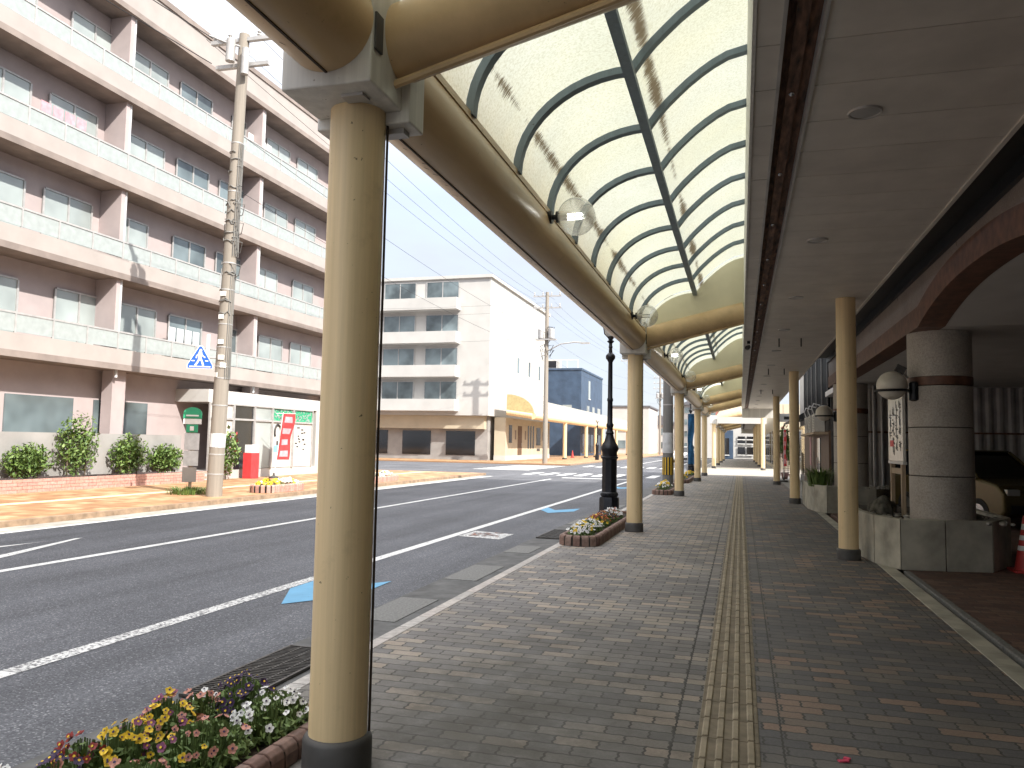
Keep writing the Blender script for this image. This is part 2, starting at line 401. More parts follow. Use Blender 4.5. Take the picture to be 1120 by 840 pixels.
def clone(o, loc, label, rz=None, group=None):
    c = copy_tree(o); c.location = loc; c['label'] = label
    if rz is not None: c.rotation_euler = (0, 0, rz)
    if group: c['group'] = group
    return c
def struct(o): o['kind'] = 'structure'; return o
def sheet(name, x0, x1, y0, y1, z, m, th=0):
    b = MB()
    if th: b.box(x0, x1, y0, y1, z-th, z)
    else: b.quad((x0, y0, z), (x1, y0, z), (x1, y1, z), (x0, y1, z))
    return struct(b.build(name, m))

# ------------------------------------------------------------------ ground
RZ = -.10
sheet('road', -700, 700, -500, 900, RZ, M['asphalt'])
sheet('sidewalk', -2.55, -.222, -14, 43, 0, M['pav'], .25); sheet('sidewalk_beyond', -2.55, 1.72, 58, 100, 0, M['pav'], .25); sheet('side_street', -2.55, 20, 43, 58, 0, M['palepave'], .25)
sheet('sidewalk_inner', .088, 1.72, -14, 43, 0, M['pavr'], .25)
sheet('tactile_bed', -.222, .088, -14, 43, -.001, M['tact'], .25)
# kerb stones
b = MB(); y = -14
while y < 100:
    b.box(-2.66, -2.553, y, y+.388, -.25, .004); y += .4
struct(b.build('kerb', M['kerb'], bevel=.006))
# tactile tiles with four raised bars each
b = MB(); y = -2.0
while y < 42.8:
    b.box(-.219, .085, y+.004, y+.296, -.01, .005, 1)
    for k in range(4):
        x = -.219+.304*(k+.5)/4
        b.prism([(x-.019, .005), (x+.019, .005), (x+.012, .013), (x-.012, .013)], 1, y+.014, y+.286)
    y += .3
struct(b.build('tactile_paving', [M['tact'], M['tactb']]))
# building-side strip, drain slot and lip
b = MB(); y = -14
while y < 21.5:
    b.box(1.722, 1.885, y, y+.595, -.2, .003); y += .6
struct(b.build('drain_kerb', M['planter'], bevel=.004))
sheet('drain_slot', 1.885, 1.935, -14, 10.85, -.05, M['pit'])
b = MB(); y = -14
while y < 10.8:
    b.box(1.935, 2.005, y, min(10.85, y+.995), -.2, .014); y += 1.0
struct(b.build('drain_lip', M['lid'], bevel=.01))
sheet('driveway', 2.006, 14, -14, 24.5, 0, M['pavred'], .2)
# road edge: gutter with concrete lids
sheet('gutter', -3.36, -2.66, -14, 100, RZ+.004, M['gutter'])
b = MB()
for (y0, y1, x0, x1) in ((6.5, 7.55, -3.33, -2.93), (8.72, 9.85, -3.33, -2.93), (11.15, 11.95, -3.33, -2.95), (15.5, 16.6, -3.33, -2.93), (20, 21, -3.33, -2.93), (-1.2, .2, -3.33, -2.93)):
    b.box(x0, x1, y0, y1, RZ-.05, RZ+.010)
struct(b.build('gutter_lid', M['lid']))
def grate(y0, y1, label):
    t = thing('drain_grate', label, 'drain grate', (-3.1, (y0+y1)/2, RZ), 'steel grates in the kerb gutter')
    b = MB(); x0, x1 = -3.32, -2.88; z0, z1 = RZ+.010, RZ+.028
    for (a, c, d, e) in ((x0, x0+.02, y0, y1), (x1-.02, x1, y0, y1), (x0+.02, x1-.02, y0, y0+.02), (x0+.02, x1-.02, y1-.02, y1)): b.box(a, c, d, e, z0, z1)
    b.build('frame', M['grate'], t)
    b = MB()
    n = int((y1-y0)/.034)
    for i in range(1, n): yy = y0+.02+(y1-y0-.04)*i/n; b.box(x0+.02, x1-.02, yy-.0045, yy+.0045, z0+.001, z1-.001)
    for i in range(1, 4): xx = x0+(x1-x0)*i/4; b.box(xx-.006, xx+.006, y0+.02, y1-.02, z0+.002, z1-.003)
    b.build('bars', M['grate'], t)
    b = MB(); b.quad((x0, y0, RZ+.008), (x1, y0, RZ+.008), (x1, y1, RZ+.008), (x0, y1, RZ+.008)); b.build('pit', M['pit'], t)
grate(4.2, 5.45, 'rusty steel drain grate beside the nearest flower bed')
grate(13.0, 14.3, 'steel drain grate in the gutter beside the lamp post bed')

# painted lines
def line(name, x0, x1, y0, y1, m='mark', z=RZ+.004): sheet(name, x0, x1, y0, y1, z, M[m])
line('edge_line_worn', -4.80, -4.65, 4.28, 9.0, 'markworn')
line('edge_line', -4.80, -4.65, -14, 4.27)
line('edge_line_far', -4.80, -4.65, 9.01, 36.5)
line('centre_line', -8.34, -8.20, -14, 35)
line('opposite_edge_line', -11.46, -11.32, -14, 36)
line('beyond_edge_line', -4.80, -4.65, 60, 200)
line('beyond_centre_line', -8.34, -8.20, 60, 200)
line('stop_line', -8.1, -4.9, 36.3, 36.75)
b = MB()
x = -10.8
while x < -3.6:
    b.quad((x, 39, RZ+.005), (x+.45, 39, RZ+.005), (x+.45, 42.4, RZ+.005), (x, 42.4, RZ+.005)); x += .9
struct(b.build('crosswalk_marking', M['mark']))
b = MB()
y = 45
while y < 55:
    b.quad((-15.5, y, RZ+.005), (-12.0, y, RZ+.005), (-12.0, y+.45, RZ+.005), (-15.5, y+.45, RZ+.005)); y += .9
struct(b.build('side_crosswalk_marking', M['mark']))
b = MB(); x = -10.8
while x < -3.6:
    b.quad((x, 55, RZ+.005), (x+.45, 55, RZ+.005), (x+.45, 58.4, RZ+.005), (x, 58.4, RZ+.005)); x += .9
struct(b.build('far_crosswalk_marking', M['mark']))
b = MB(); z = RZ+.005
b.quad((-9.84, 10.04, z), (-9.88, 9.93, z), (-9.27, 7.9, z), (-8.9, 6.6, z), (-8.75, 6.6, z), (-9.22, 8.3, z))
b.quad((-9.98, 9.55, z), (-10.0, 9.3, z), (-10.15, 8.6, z), (-10.6, 6.6, z), (-10.48, 6.6, z), (-10.0, 8.7, z))
struct(b.build('chevron_line', M['mark']))
ch = [(-4.63, -.44), (-4.64, .36), (-4.30, -.34), (-3.82, .36), (-3.80, -.52), (-4.27, -1.18)]
for yc in (8.0, 19.0, 30.0):
    b = MB(); f6 = [(x, y+yc, RZ+.006) for x, y in ch]
    b.add(f6, [(0, 1, 2, 5), (2, 3, 4, 5)]); struct(b.build('cycle_arrow', M['blue']))
b = MB(); b.quad((-4.62, 12.75, RZ+.005), (-3.84, 12.58, RZ+.005), (-3.82, 13.40, RZ+.005), (-4.60, 13.62, RZ+.005)); struct(b.build('road_panel', M['markworn']))
b = MB()
for i in range(26):
    xx = -4.5+R.random()*.55; yy = 12.85+R.random()*.6; a = R.random()*PI; l = .05+.12*R.random()
    d = Vector((math.cos(a), math.sin(a), 0))*l/2; n = Vector((-d.y, d.x, 0)).normalized()*.022; c = Vector((xx, yy, RZ+.009+i*.0001))
    b.quad(c-d-n, c+d-n, c+d+n, c-d+n)
struct(b.build('road_panel_pattern', M['redmark']))
# opposite side of the street
def far_block(y0, y1, nm):
    sheet(nm, -60, -12.183, y0, y1, 0, M['pavfar'], .3)
    b = MB(); y = y0
    while y < y1: b.box(-12.18, -12.02, y, min(y1, y+.995), -.3, .005); y += 1.0
    struct(b.build('opposite_kerb', M['kerbfar']))
far_block(-14, 37, 'opposite_sidewalk'); far_block(57, 200, 'opposite_sidewalk_beyond')
sheet('opposite_gutter', -12.02, -11.47, -14, 36, RZ+.004, M['gutterfar'])
b = MB(); y = -6
while y < 36:
    b.box(-15.1, -14.8, y, y+.295, -.05, .006); y += .3
struct(b.build('opposite_tactile_strip', plain('pale_yellow_tile', (.66, .58, .38), .8)))
sheet('lot_right', 1.72, 60, 24.5, 43, -.002, M['conc'], .2); sheet('lot_right_beyond', 1.72, 60, 58, 100, -.002, M['conc'], .2)

# ------------------------------------------------------------------ arcade
CY = [-7.15, 3.365, 13.9, 24.35, 34.9, 41.7]
XL, ZT, RT = -1.785, 3.375, .222
LARC = [(-.75+.85*math.cos(PI-a*PI/2/12), 3.5+.70*math.sin(a*PI/2/12)) for a in range(13)]
RARC = [(-.75, 4.2), (-.68, 4.295), (-.6, 4.385), (-.51, 4.47), (-.42, 4.55), (-.32, 4.625), (-.22, 4.69), (-.1, 4.75), (.08, 4.79)]
def strip(b, prof, y0, y1, mi=0, smooth=True):
    n = len(prof); b.add([(x, y0, z) for x, z in prof]+[(x, y1, z) for x, z in prof], [(i, i+1, n+i+1, n+i) for i in range(n-1)], mi, smooth)
def offs(prof, d):
    out = []
    for i, p in enumerate(prof):
        a = prof[max(0, i-1)]; c = prof[min(len(prof)-1, i+1)]
        t = Vector((c[0]-a[0], c[1]-a[1])).normalized(); out.append((p[0]+t.y*d, p[1]-t.x*d))
    return out
def make_arcade(label, CY, RY, y_end, soff_end, detail=True, group=None):
    A = thing('arcade_canopy', label, 'arcade', (0, CY[0], 0), group)
    for y in CY:
        c = MB().lathe([(.133, .155), (.133, 3.089)], (XL, y, 0), 28).build('column', M['cream'], A)
        MB().lathe([(.158, 0), (.158, .135), (.150, .152), (.139, .158)], (XL, y, 0), 28).build('collar', M['plinth'], c)
        MB().tube([(XL+.131, y+.055, .16), (XL+.131, y+.055, 3.034)], .006, 6).build('conduit', M['seam'], c)
        h = MB().box(XL-.235, XL+.215, y-.31, y+.03, 3.09, 3.63).build('hub', M['hub'], A, bevel=.008)
        MB().box(XL-.245, XL+.255, y+.031, y+.21, 3.035, 3.36).build('hub_box', M['hub'], h, bevel=.008)
        MB().box(XL+.02, XL+.13, y-.215, y-.14, 3.076, 3.0895).build('vent', M['alum'], h)
        MB().box(XL+.06, XL+.2, y+.09, y+.16, 3.008, 3.0345).build('vent', M['alum'], h)
        MB().box(XL+.2155, XL+.226, y-.285, y-.215, 3.25, 3.42).build('cover_plate', M['plinth'], h)
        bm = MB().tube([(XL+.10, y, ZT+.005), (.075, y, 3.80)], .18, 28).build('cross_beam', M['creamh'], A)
        x1 = [(-1.58, 3.43)]+[p for p in offs(LARC, .03)[1:]]+offs(RARC, .03)[1:]+[(.07, 3.86)]
        MB().prism(x1, 1, y-.012, y+.012).build('end_panel', M['endp'], A)
        MB().tube([(XL+.2, y-.05, ZT-.19), (.06, y-.05, 3.605)], .02, 8).build('conduit', M['creamh'], bm)
    ys = CY+[y_end]
    for i in range(len(ys)-1):
        y0, y1 = ys[i]+.15, ys[i+1]-.31
        if i == len(ys)-2: y1 = y_end
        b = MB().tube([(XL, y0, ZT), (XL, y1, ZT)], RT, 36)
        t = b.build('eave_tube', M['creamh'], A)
        b = MB(); g = Vector((-.02, 0, -1.0)); c = Vector((XL, 0, ZT))+g*(RT+.002)
        b.box(c.x-.006, c.x+.006, y0, y1, c.z-.003, c.z+.008); b.build('seam', M['seam'], t)
        b = MB(); b.box(-1.612, -1.575, y0, y1, 3.47, 3.515); b.build('ledge', M['creamh'], t)
        if detail:
            b = MB()
            for k in range(60):
                yy = y0+.1+R.random()*(y1-y0-.3); q = 4.2+R.random()*.36; l = .02+.05*R.random()
                cc = Vector((XL+math.cos(q)*(RT+.0015), yy, ZT+math.sin(q)*(RT+.0015))); dd = Vector((math.cos(q), 0, math.sin(q)))
                tt = Vector((-dd.z, 0, dd.x))
                b.quad(cc+Vector((0, -.006, 0)), cc+Vector((0, .006, 0)), cc+Vector((0, .02, 0))+tt*l*.5, cc+Vector((0, .012, 0))+tt*l*.5)
            b.build('rust_marks', M['seam'], t, clean=False)
    for i in range(len(CY)):
        y0 = CY[i]+.02; y1 = (CY+[y_end])[i+1]-.02
        b = MB(); strip(b, offs(LARC, -.018), y0, y1); strip(b, offs(RARC, -.018), y0, y1)
        b.build('roof_sheet', M['sheet'], A, clean=False)
        b = MB().box(-.79, -.715, y0, y1, 4.115, 4.165); b.build('purlin', M['rib'], A)
        n = max(2, int(round((y1-y0)/1.05)))
        for k in range(1, n):
            yy = y0+(y1-y0)*k/n; b = MB()
            for prof in (LARC, RARC):
                a, c = offs(prof, -.012), offs(prof, .040); m = len(a)
                for e in (0,):
                    vs = [(x, yy-.037, z) for x, z in a]+[(x, yy+.037, z) for x, z in a]+[(x, yy-.037, z) for x, z in c]+[(x, yy+.037, z) for x, z in c]
                    fs = []
                    for j in range(m-1):
                        fs += [(j, j+1, m+j+1, m+j), (2*m+j, 2*m+j+1, 3*m+j+1, 3*m+j), (j, j+1, 2*m+j+1, 2*m+j), (m+j, m+j+1, 3*m+j+1, 3*m+j)]
                    fs += [(0, m, 3*m, 2*m), (m-1, 2*m-1, 4*m-1, 3*m-1)]
                    b.add(vs, fs, 0, True)
            b.build('roof_rib', M['rib'], A, sharp=50)
    # flat canopy over the inner half
    ya = CY[0]
    b = MB(); y = ya
    while y < soff_end-.05:
        e = min(soff_end, y+.531); b.box(.085, .205, y, e, 3.6, 3.63); b.box(.415, 1.70, y, e, 3.6, 3.63); y += .54
    b.build('soffit', M['soffit'], A)
    ch = MB().box(.222, .40, ya, soff_end, 3.665, 3.70).build('gutter_channel', M['rust'], A)
    b = MB(); b.box(.205, .224, ya, soff_end, 3.585, 3.70); b.box(.396, .415, ya, soff_end, 3.585, 3.70); b.build('channel_edge', M['alum'], ch)
    b = MB(); b.box(.268, .335, ya, soff_end, 3.625, 3.664); b.build('rail', M['rust'], ch)
    y = ya+.4
    while y < soff_end: MB().sphere((.30, y, 3.622), .018, 8, 5).build('bolt', M['chrome'], ch); y += 1.45
    b = MB(); b.box(1.701, 1.735, ya, soff_end, 3.585, 3.74); b.build('soffit_edge', M['soffit'], A)
    b = MB(); b.box(.063, .083, ya, soff_end, 3.59, 4.83); b.box(.083, 1.735, ya, soff_end, 3.75, 3.77); b.build('fascia', M['hub'], A)
    b = MB(); b.box(.085, 1.72, soff_end+.002, soff_end+.05, 3.10, 3.76); b.build('end_fascia', M['hub'], A)
    for y in RY:
        c = MB().lathe([(.130, .14), (.130, 3.598)], (1.415, y, 0), 28).build('column', M['cream'], A)
        MB().lathe([(.155, 0), (.155, .125), (.147, .142), (.136, .148)], (1.415, y, 0), 28).build('collar', M['plinth'], c)
    return A
A1 = make_arcade('cream tubular street arcade with curved translucent roof above the near sidewalk', CY, [1.0, 11.74, 22.85, 34.0], 44.8, 44.8)
y = 5.18
while y < 44:
    d = MB().lathe([(.085, .0), (.088, -.012), (.098, -.014), (.104, .0)], (.752, y, 3.601), 32, caps=False).build('downlight', [M['alum']], A1)
    MB().lathe([(.086, -.004)]+[(.086*math.cos(q*PI/12), -.004-.006*math.sin(q*PI/12)) for q in range(1, 6)]+[(1e-6, -.010)], (.752, y, 3.600), 32, caps=False).build('lens', M['alum'], d); y += 3.17
for y in (15.9, 22.0, 30.0):
    for x in (.72, 1.12):
        MB().box(x-.012, x+.012, y-.03, y+.03, 3.44, 3.6).build('hanger', M['dark'], A1)
# second arcade beyond the side street
A2 = make_arcade('sunlit continuation of the cream arcade beyond the side street', [56.5, 67, 77.5, 88], [54.5, 65.3, 76, 86.8], 97, 97, False)
MB().box(-1.55, 1.7, 56.0, 56.1, 3.1, 3.55).build('front_beam', M['wall_white'], A2)

# globe lamps on the eave tube
def globe_lamp(y, lit, label):
    t = thing('globe_lamp', label, 'globe lamp', (-1.36, y, 3.43), 'globe lamps along the eave tube')
    br = MB().tube([(-1.62, y, 3.44), (-1.50, y, 3.436)], .022, 10)
    br.tube([(-1.575, y, 3.438), (-1.545, y, 3.438)], .055, 16); br.tube([(-1.51, y, 3.436), (-1.49, y, 3.436)], .05, 16)
    br.build('bracket', M['black'], t)
    MB().sphere((-1.335, y, 3.43), .162, 32, 20).build('globe', M['glass'], t)
    b = MB()
    for dz in (-.018, .018): b.tube([(-1.41, y, 3.432+dz), (-1.29, y, 3.432+dz)], .009, 10)
    b.tube([(-1.49, y, 3.432), (-1.41, y, 3.432)], .03, 12, mi=1)
    b.build('bulb', [M['tube'] if lit else M['tubeoff'], M['white']], t)
gl = [(6.45, 1, 'lit clear globe lamp on the eave tube, biggest in view'), (11.75, 0, 'unlit clear globe lamp just before the second street column'),
      (17.05, 1, 'lit globe lamp on the eave tube just past the second street column'), (22.3, 0, 'unlit globe lamp on the eave tube just before the third street column'),
      (27.5, 1, 'lit globe lamp on the eave tube just past the third street column'), (32.6, 0, 'unlit globe lamp on the eave tube just before the fourth street column'),
      (37.0, 1, 'small far lit globe lamp past the fourth street column'), (43.0, 0, 'farthest unlit globe lamp at the end of the near arcade'), (1.0, 0, 'globe lamp on the tube over the nearest flower bed')]
for g in gl[:8]: globe_lamp(*g)
# small camera under the canopy edge
t = thing('security_camera', 'small black camera fixed under the canopy gutter', 'camera', (.16, 16.2, 3.58))
MB().box(.13, .19, 16.17, 16.23, 3.55, 3.599).build('mount', M['dark'], t)
MB().tube([(.16, 16.34, 3.50), (.13, 16.05, 3.45)], .045, 12).build('body', M['dark'], t)

# ------------------------------------------------------------------ granite building on the right
B = thing('granite_building', 'grey granite building with brown trimmed arch and carport on the right', 'building', (2.15, 5, 0))
def zlo(y):
    d = abs(y-8.5)
    if d >= 2.35: return 3.05
    return 3.05+.26*(1-(d/2.35)**2.2)
ysmp = [-13+.6*i for i in range(31)]; ysmp = [y for y in ysmp if y < 6.1]+[6.15+.1175*i for i in range(41)]+[11.2, 13, 15, 17, 19, 21.4]
def front(b, lo, hi, x0, x1):
    n = len(ysmp); vs = []
    for x in (x0, x1):
        for y in ysmp: vs.append((x, y, lo(y)))
        for y in ysmp: vs.append((x, y, hi(y)))
    fs = []
    for i in range(n-1):
        fs += [(i, i+1, n+i+1, n+i), (2*n+i, 2*n+i+1, 3*n+i+1, 3*n+i), (i, i+1, 2*n+i+1, 2*n+i), (n+i, n+i+1, 3*n+i+1, 3*n+i)]
    fs += [(0, n, 3*n, 2*n), (n-1, 2*n-1, 4*n-1, 3*n-1)]
    b.add(vs, fs)
b = MB(); front(b, lambda y: zlo(y)+.262+.012*(zlo(y)-3.05), lambda y: 5.2, 2.16, 2.46); b.build('facade', M['granp'], B)
b = MB(); front(b, lambda y: zlo(y), lambda y: zlo(y)+.26+.012*(zlo(y)-3.05), 2.148, 2.46); b.build('arch_band', M['brown'], B)
b = MB()
for y in (-3, .2, 3.4, 6.6, 9.0, 12.2, 15.4, 18.6): b.box(2.1585, 2.164, y-.006, y+.006, 3.63, 5.2)
b.build('panel_joints', M['mortar'], B)
# ceiling: flat with a barrel vault behind the arch
b = MB()
for (y0, y1) in ((-13, 6.15), (10.85, 25.4)): b.box(2.461, 12, y0, y1, 3.055, 3.2)
pv = [(y, zlo(y)+.006) for y in [6.15+.235*i for i in range(21)]]
n = len(pv); b.add([(2.461, y, z) for y, z in pv]+[(12, y, z) for y, z in pv], [(i, i+1, n+i+1, n+i) for i in range(n-1)], 0, True)
b.build('carport_ceiling', M['ceil'], B, clean=False)
b = MB(); b.box(1.74, 2.155, -13, 21.4, 3.80, 3.83); b.box(2.11, 2.157, -13, 21.4, 3.67, 3.799); b.build('gap_shade_cover', M['dark'], B)  # added gap cover and dark strip, painting in the shade atop the facade
b = MB(); b.box(2.16, 14, -13, 25.4, 5.2, 12.45); b.build('upper_storeys', M['granp'], B)
b = MB()
for k in range(3):
    for j in range(9): y0 = -11.5+j*4.1; z0 = 5.9+k*2.5; b.box(2.14, 2.16, y0, y0+2.6, z0, z0+1.4)
b.build('upper_windows', M['windark'], B)
b = MB(); b.box(12, 12.2, -13, 25.4, 0, 5.2); b.box(2.5, 12, -13.2, -13, 0, 5.2); b.build('back_wall', M['wall_grey'], B)
def pillar(y, nm='pillar'):
    b = MB(); zs = [.55, 1.17, 1.80, 2.345]
    for a, c in zip(zs[:-1], zs[1:]): b.lathe([(.375, a+.006), (.381, a+.012), (.381, c-.012), (.375, c-.006)], (2.53, y, 0), 44)
    b.lathe([(.370, .55), (.370, 2.34)], (2.53, y, 0), 30, 1)
    b.lathe([(.381, 2.462), (.381, 3.049)], (2.53, y, 0), 44)
    p = b.build('pillar', [M['gran'], M['mortar']], B)
    MB().lathe([(.382, 2.347), (.389, 2.35), (.389, 2.455), (.382, 2.46)], (2.53, y, 0), 44).build('trim_ring', M['brown'], p)
pillar(11.53); pillar(20.33); pillar(3.0)
# corrugated partition
b = MB(); n = 150; prof = []
for i in range(n+1):
    x = 2.95+9.0*i/n; k = i % 4; prof.append((x, 21.45+(.03 if k in (1, 2) else 0)))
for (z0, z1, dy) in ((0, 1.92, 0), (1.95, 3.05, .04)):
    b.add([(x, y+dy, z0) for x, y in prof]+[(x, y+dy, z1) for x, y in prof], [(i, i+1, n+2+i, n+1+i) for i in range(n)])
b.build('corrugated_wall', M['corr'], B, clean=False)
MB().box(2.95, 11.9, 21.39, 21.44, 1.915, 1.955).build('rail', M['rust'], B)
b = MB(); b.tube([(3.12, 20.7, 0), (3.12, 20.7, 3.05)], .05, 12); b.tube([(3.3, 20.8, 0), (3.3, 20.8, 3.05)], .035, 12); b.build('down_pipe', M['alum'], B)

# pillar planters
def planter(dy, label):
    t = thing('stone_planter', label, 'planter', (2.5, 12+dy, 0), 'faceted stone planters around the pillars')
    poly = [(1.62, 14.2+dy), (1.60, 12.35+dy), (1.70, 11.5+dy), (1.93, 10.98+dy), (2.46, 11.06+dy), (3.02, 11.2+dy), (3.45, 12.0+dy), (3.45, 14.2+dy)]
    c = Vector((2.5, 12.6+dy)); b = MB(); d = MB()
    inner = [tuple(c+(Vector(p)-c)*.9) for p in poly]
    for i in range(len(poly)-1):
        for (fa, fb) in ([(0, .5), (.5, 1)] if i in (0, 6) else [(0, 1)]):
            a0, a1 = Vector(poly[i]), Vector(poly[i+1]); q0, q1 = Vector(inner[i]), Vector(inner[i+1])
            P0, P1 = a0.lerp(a1, fa), a0.lerp(a1, fb); Q0, Q1 = q0.lerp(q1, fa), q0.lerp(q1, fb)
            g = (P1-P0).normalized()*.006
            P0 = P0+g; P1 = P1-g; Q0 = Q0+g; Q1 = Q1-g
            b.prism([tuple(P0), tuple(P1), tuple(Q1), tuple(Q0)], 2, 0, .63)
    b.build('panels', M['planter'], t, bevel=.006)
    d.prism([tuple(c+(Vector(p)-c)*.97) for p in poly], 2, 0, .585); d.build('soil', M['soil'], t)
    b = MB()
    for i in range(150):
        x = 1.72+R.random()*1.6; y = 11.15+dy+R.random()*1.2
        if x < 1.9 and y < 11.6+dy: continue
        if (x-2.53)**2+(y-11.53-dy)**2 < .19: continue
        r = .018+.03*R.random(); b.sphere((x, y, .585+r*.4), r, 7, 5, 0, .7)
    b.build('pebbles', M['pebble'], t)['kind'] = 'stuff'
    return t
planter(0, 'faceted concrete planter with pebbles around the nearest round pillar'); planter(8.8, 'farther concrete planter around the second round pillar')
def rock(c, s, label, seed):
    r2 = random.Random(seed); bm = bmesh.new(); bmesh.ops.create_icosphere(bm, subdivisions=3, radius=1)
    ph = [Vector((r2.uniform(-1, 1), r2.uniform(-1, 1), r2.uniform(-1, 1)))*3 for _ in range(5)]
    for v in bm.verts:
        k = 1+.13*sum(math.sin(v.co.dot(p)+i) for i, p in enumerate(ph)); v.co = Vector((v.co.x*s[0]*k, v.co.y*s[1]*k, max(-.35, v.co.z)*s[2]*k))
    me = bpy.data.meshes.new('garden_rock'); bm.to_mesh(me); bm.free(); me.materials.append(M['rock'])
    o = bpy.data.objects.new('garden_rock', me); COL.objects.link(o); o.location = c
    tag(o, label, 'rock', 'rocks in the pillar planter')
rock((1.92, 12.15, .62), (.13, .16, .2), 'upright dark rock in the planter left of the pillar', 1)
rock((2.02, 12.75, .60), (.2, .18, .16), 'low broad rock behind the upright rock in the planter', 2)
rock((2.95, 11.62, .60), (.09, .09, .10), 'small mossy rock right of the pillar foot', 3)

# grass-like plant helper
def blades(b, c, n, h, sp, mi=0, w=.012, lean=.5):
    for i in range(n):
        a = R.random()*2*PI; l = h*(.6+.5*R.random()); k = lean*(.4+R.random()); p = Vector(c)+Vector((math.cos(a), math.sin(a), 0))*sp*R.random()
        d = Vector((math.cos(a), math.sin(a), 0)); s = Vector((-d.y, d.x, 0))*w
        m = p+d*l*k*.35+Vector((0, 0, l*.6)); e = p+d*l*k+Vector((0, 0, l*(.95-.3*k)))
        b.add([p-s, p+s, m+s*.9, m-s*.9, e], [(0, 1, 2, 3), (3, 2, 4)], mi)
def leaves(b, c, rad, n, size, mi=0, shell=.35):
    for i in range(n):
        u = Vector((R.gauss(0, 1), R.gauss(0, 1), R.gauss(0, 1))).normalized()*(shell+(1-shell)*R.random())
        p = Vector((c[0]+u.x*rad[0], c[1]+u.y*rad[1], c[2]+u.z*rad[2]))
        q = Vector((R.gauss(0, 1), R.gauss(0, 1), R.gauss(0, 1))).normalized(); t = q.cross(Vector((R.random(), R.random(), 1))).normalized(); s = size*(.6+.7*R.random())
        b.add([p-q*s, p+t*s*.45, p+q*s, p-t*s*.45], [(0, 1, 2, 3)], mi)
t = thing('grass_clump', 'tuft of long grass in the second stone planter', 'plant', (1.9, 20.7, .585))
b = MB(); blades(b, (1.85, 20.55, .585), 260, .55, .28); b.build('blades', M['leafl'], t, clean=False)
MB().lathe([(.05, 0), (.02, .08)], (1.85, 20.55, .58), 8).build('crown', M['stem'], t)
# sign board behind the pillar
t = thing('notice_board', 'white notice board with brush lettering on wooden legs behind the pillar', 'sign board', (2.15, 12.5, .58))
MB().box(2.15, 2.19, 11.95, 13.05, 1.34, 2.32).build('board', M['sign'], t, bevel=.004)
b = MB(); b.box(2.145, 2.195, 11.93, 13.07, 1.30, 1.338); b.box(2.145, 2.195, 11.93, 13.07, 2.322, 2.35); b.build('frame', M['alum'], t)
b = MB()
for ci in range(4):
    y = 12.14+ci*.24; z = 2.2-ci*.05
    for k in range(5 if ci < 3 else 3):
        for s in range(6):
            yy = y+R.uniform(-.06, .06); zz = z-R.uniform(0, .11); w, h = ((.05, .009) if R.random() < .55 else (.010, .05))
            b.box(2.1475-.0001*s, 2.1499, yy-w, yy+w, zz-h, zz+h)
        z -= .14
b.build('lettering', M['ink'], t)
b = MB(); b.box(2.1465, 2.1498, 12.62, 12.9, 1.55, 1.64); b.build('red_stamp', M['red'], t)
for y in (12.1, 12.9): MB().box(2.15, 2.20, y-.04, y+.04, .58, 1.30).build('leg', M['woodl'], t)
MB().box(2.155, 2.195, 12.141, 12.859, 1.16, 1.24).build('rail', M['woodl'], t)

# opal wall lamps on pillars
def wall_lamp(dy, label):
    y = 11.3+dy
    t = thing('wall_lamp', label, 'wall lamp', (1.93, y, 2.34), 'opal globe lamps on the pillars')
    MB().sphere((1.915, y, 2.345), .188, 28, 18).build('globe', M['opal'], t)
    b = MB(); b.tube([(1.915+.197*math.cos(q*PI/16), y+.197*math.sin(q*PI/16), 2.275) for q in range(33)], .017, 8); b.tube([(2.11, y, 2.275), (2.19, y+.05, 2.275)], .022, 8)
    b.lathe([(.03, -.13), (.07, -.11), (.07, .11), (.03, .13)], (2.19, y+.05, 2.27), 12); b.build('bracket', M['black'], t)
wall_lamp(0, 'opal globe wall lamp in a black ring on the nearest pillar'); wall_lamp(8.8, 'opal globe wall lamp beside the second pillar, farther away')
t = thing('floodlight', 'small boxy floodlight above the nearest wall lamp', 'floodlight', (2.06, 11.4, 2.5))
MB().obox((2.02, 11.3, 2.56), (.12, .07, .09), Matrix.Rotation(.5, 3, 'Y')).build('housing', M['plinth'], t)
MB().tube([(2.05, 11.34, 2.53), (2.13, 11.42, 2.46)], .012, 8).build('arm', M['alum'], t)
# traffic cone
t = thing('traffic_cone', 'red traffic cone with white bands at the right end of the planter', 'traffic cone', (3.45, 11.42, 0))
MB().box(3.27, 3.63, 11.24, 11.60, 0, .035).build('base', M['conered'], t, bevel=.01)
zz = [.035, .27, .33, .40, .46, .53, .60, .70]; b = MB()
for i in range(7):
    a, c = zz[i], zz[i+1]; ra = .14-.165*(a-.035); rc = .14-.165*(c-.035); b.lathe([(ra, a), (rc, c)], (3.45, 11.42, 0), 24, 1 if i in (1, 3, 5) else 0)
b.build('body', [M['conered'], M['white']], t)
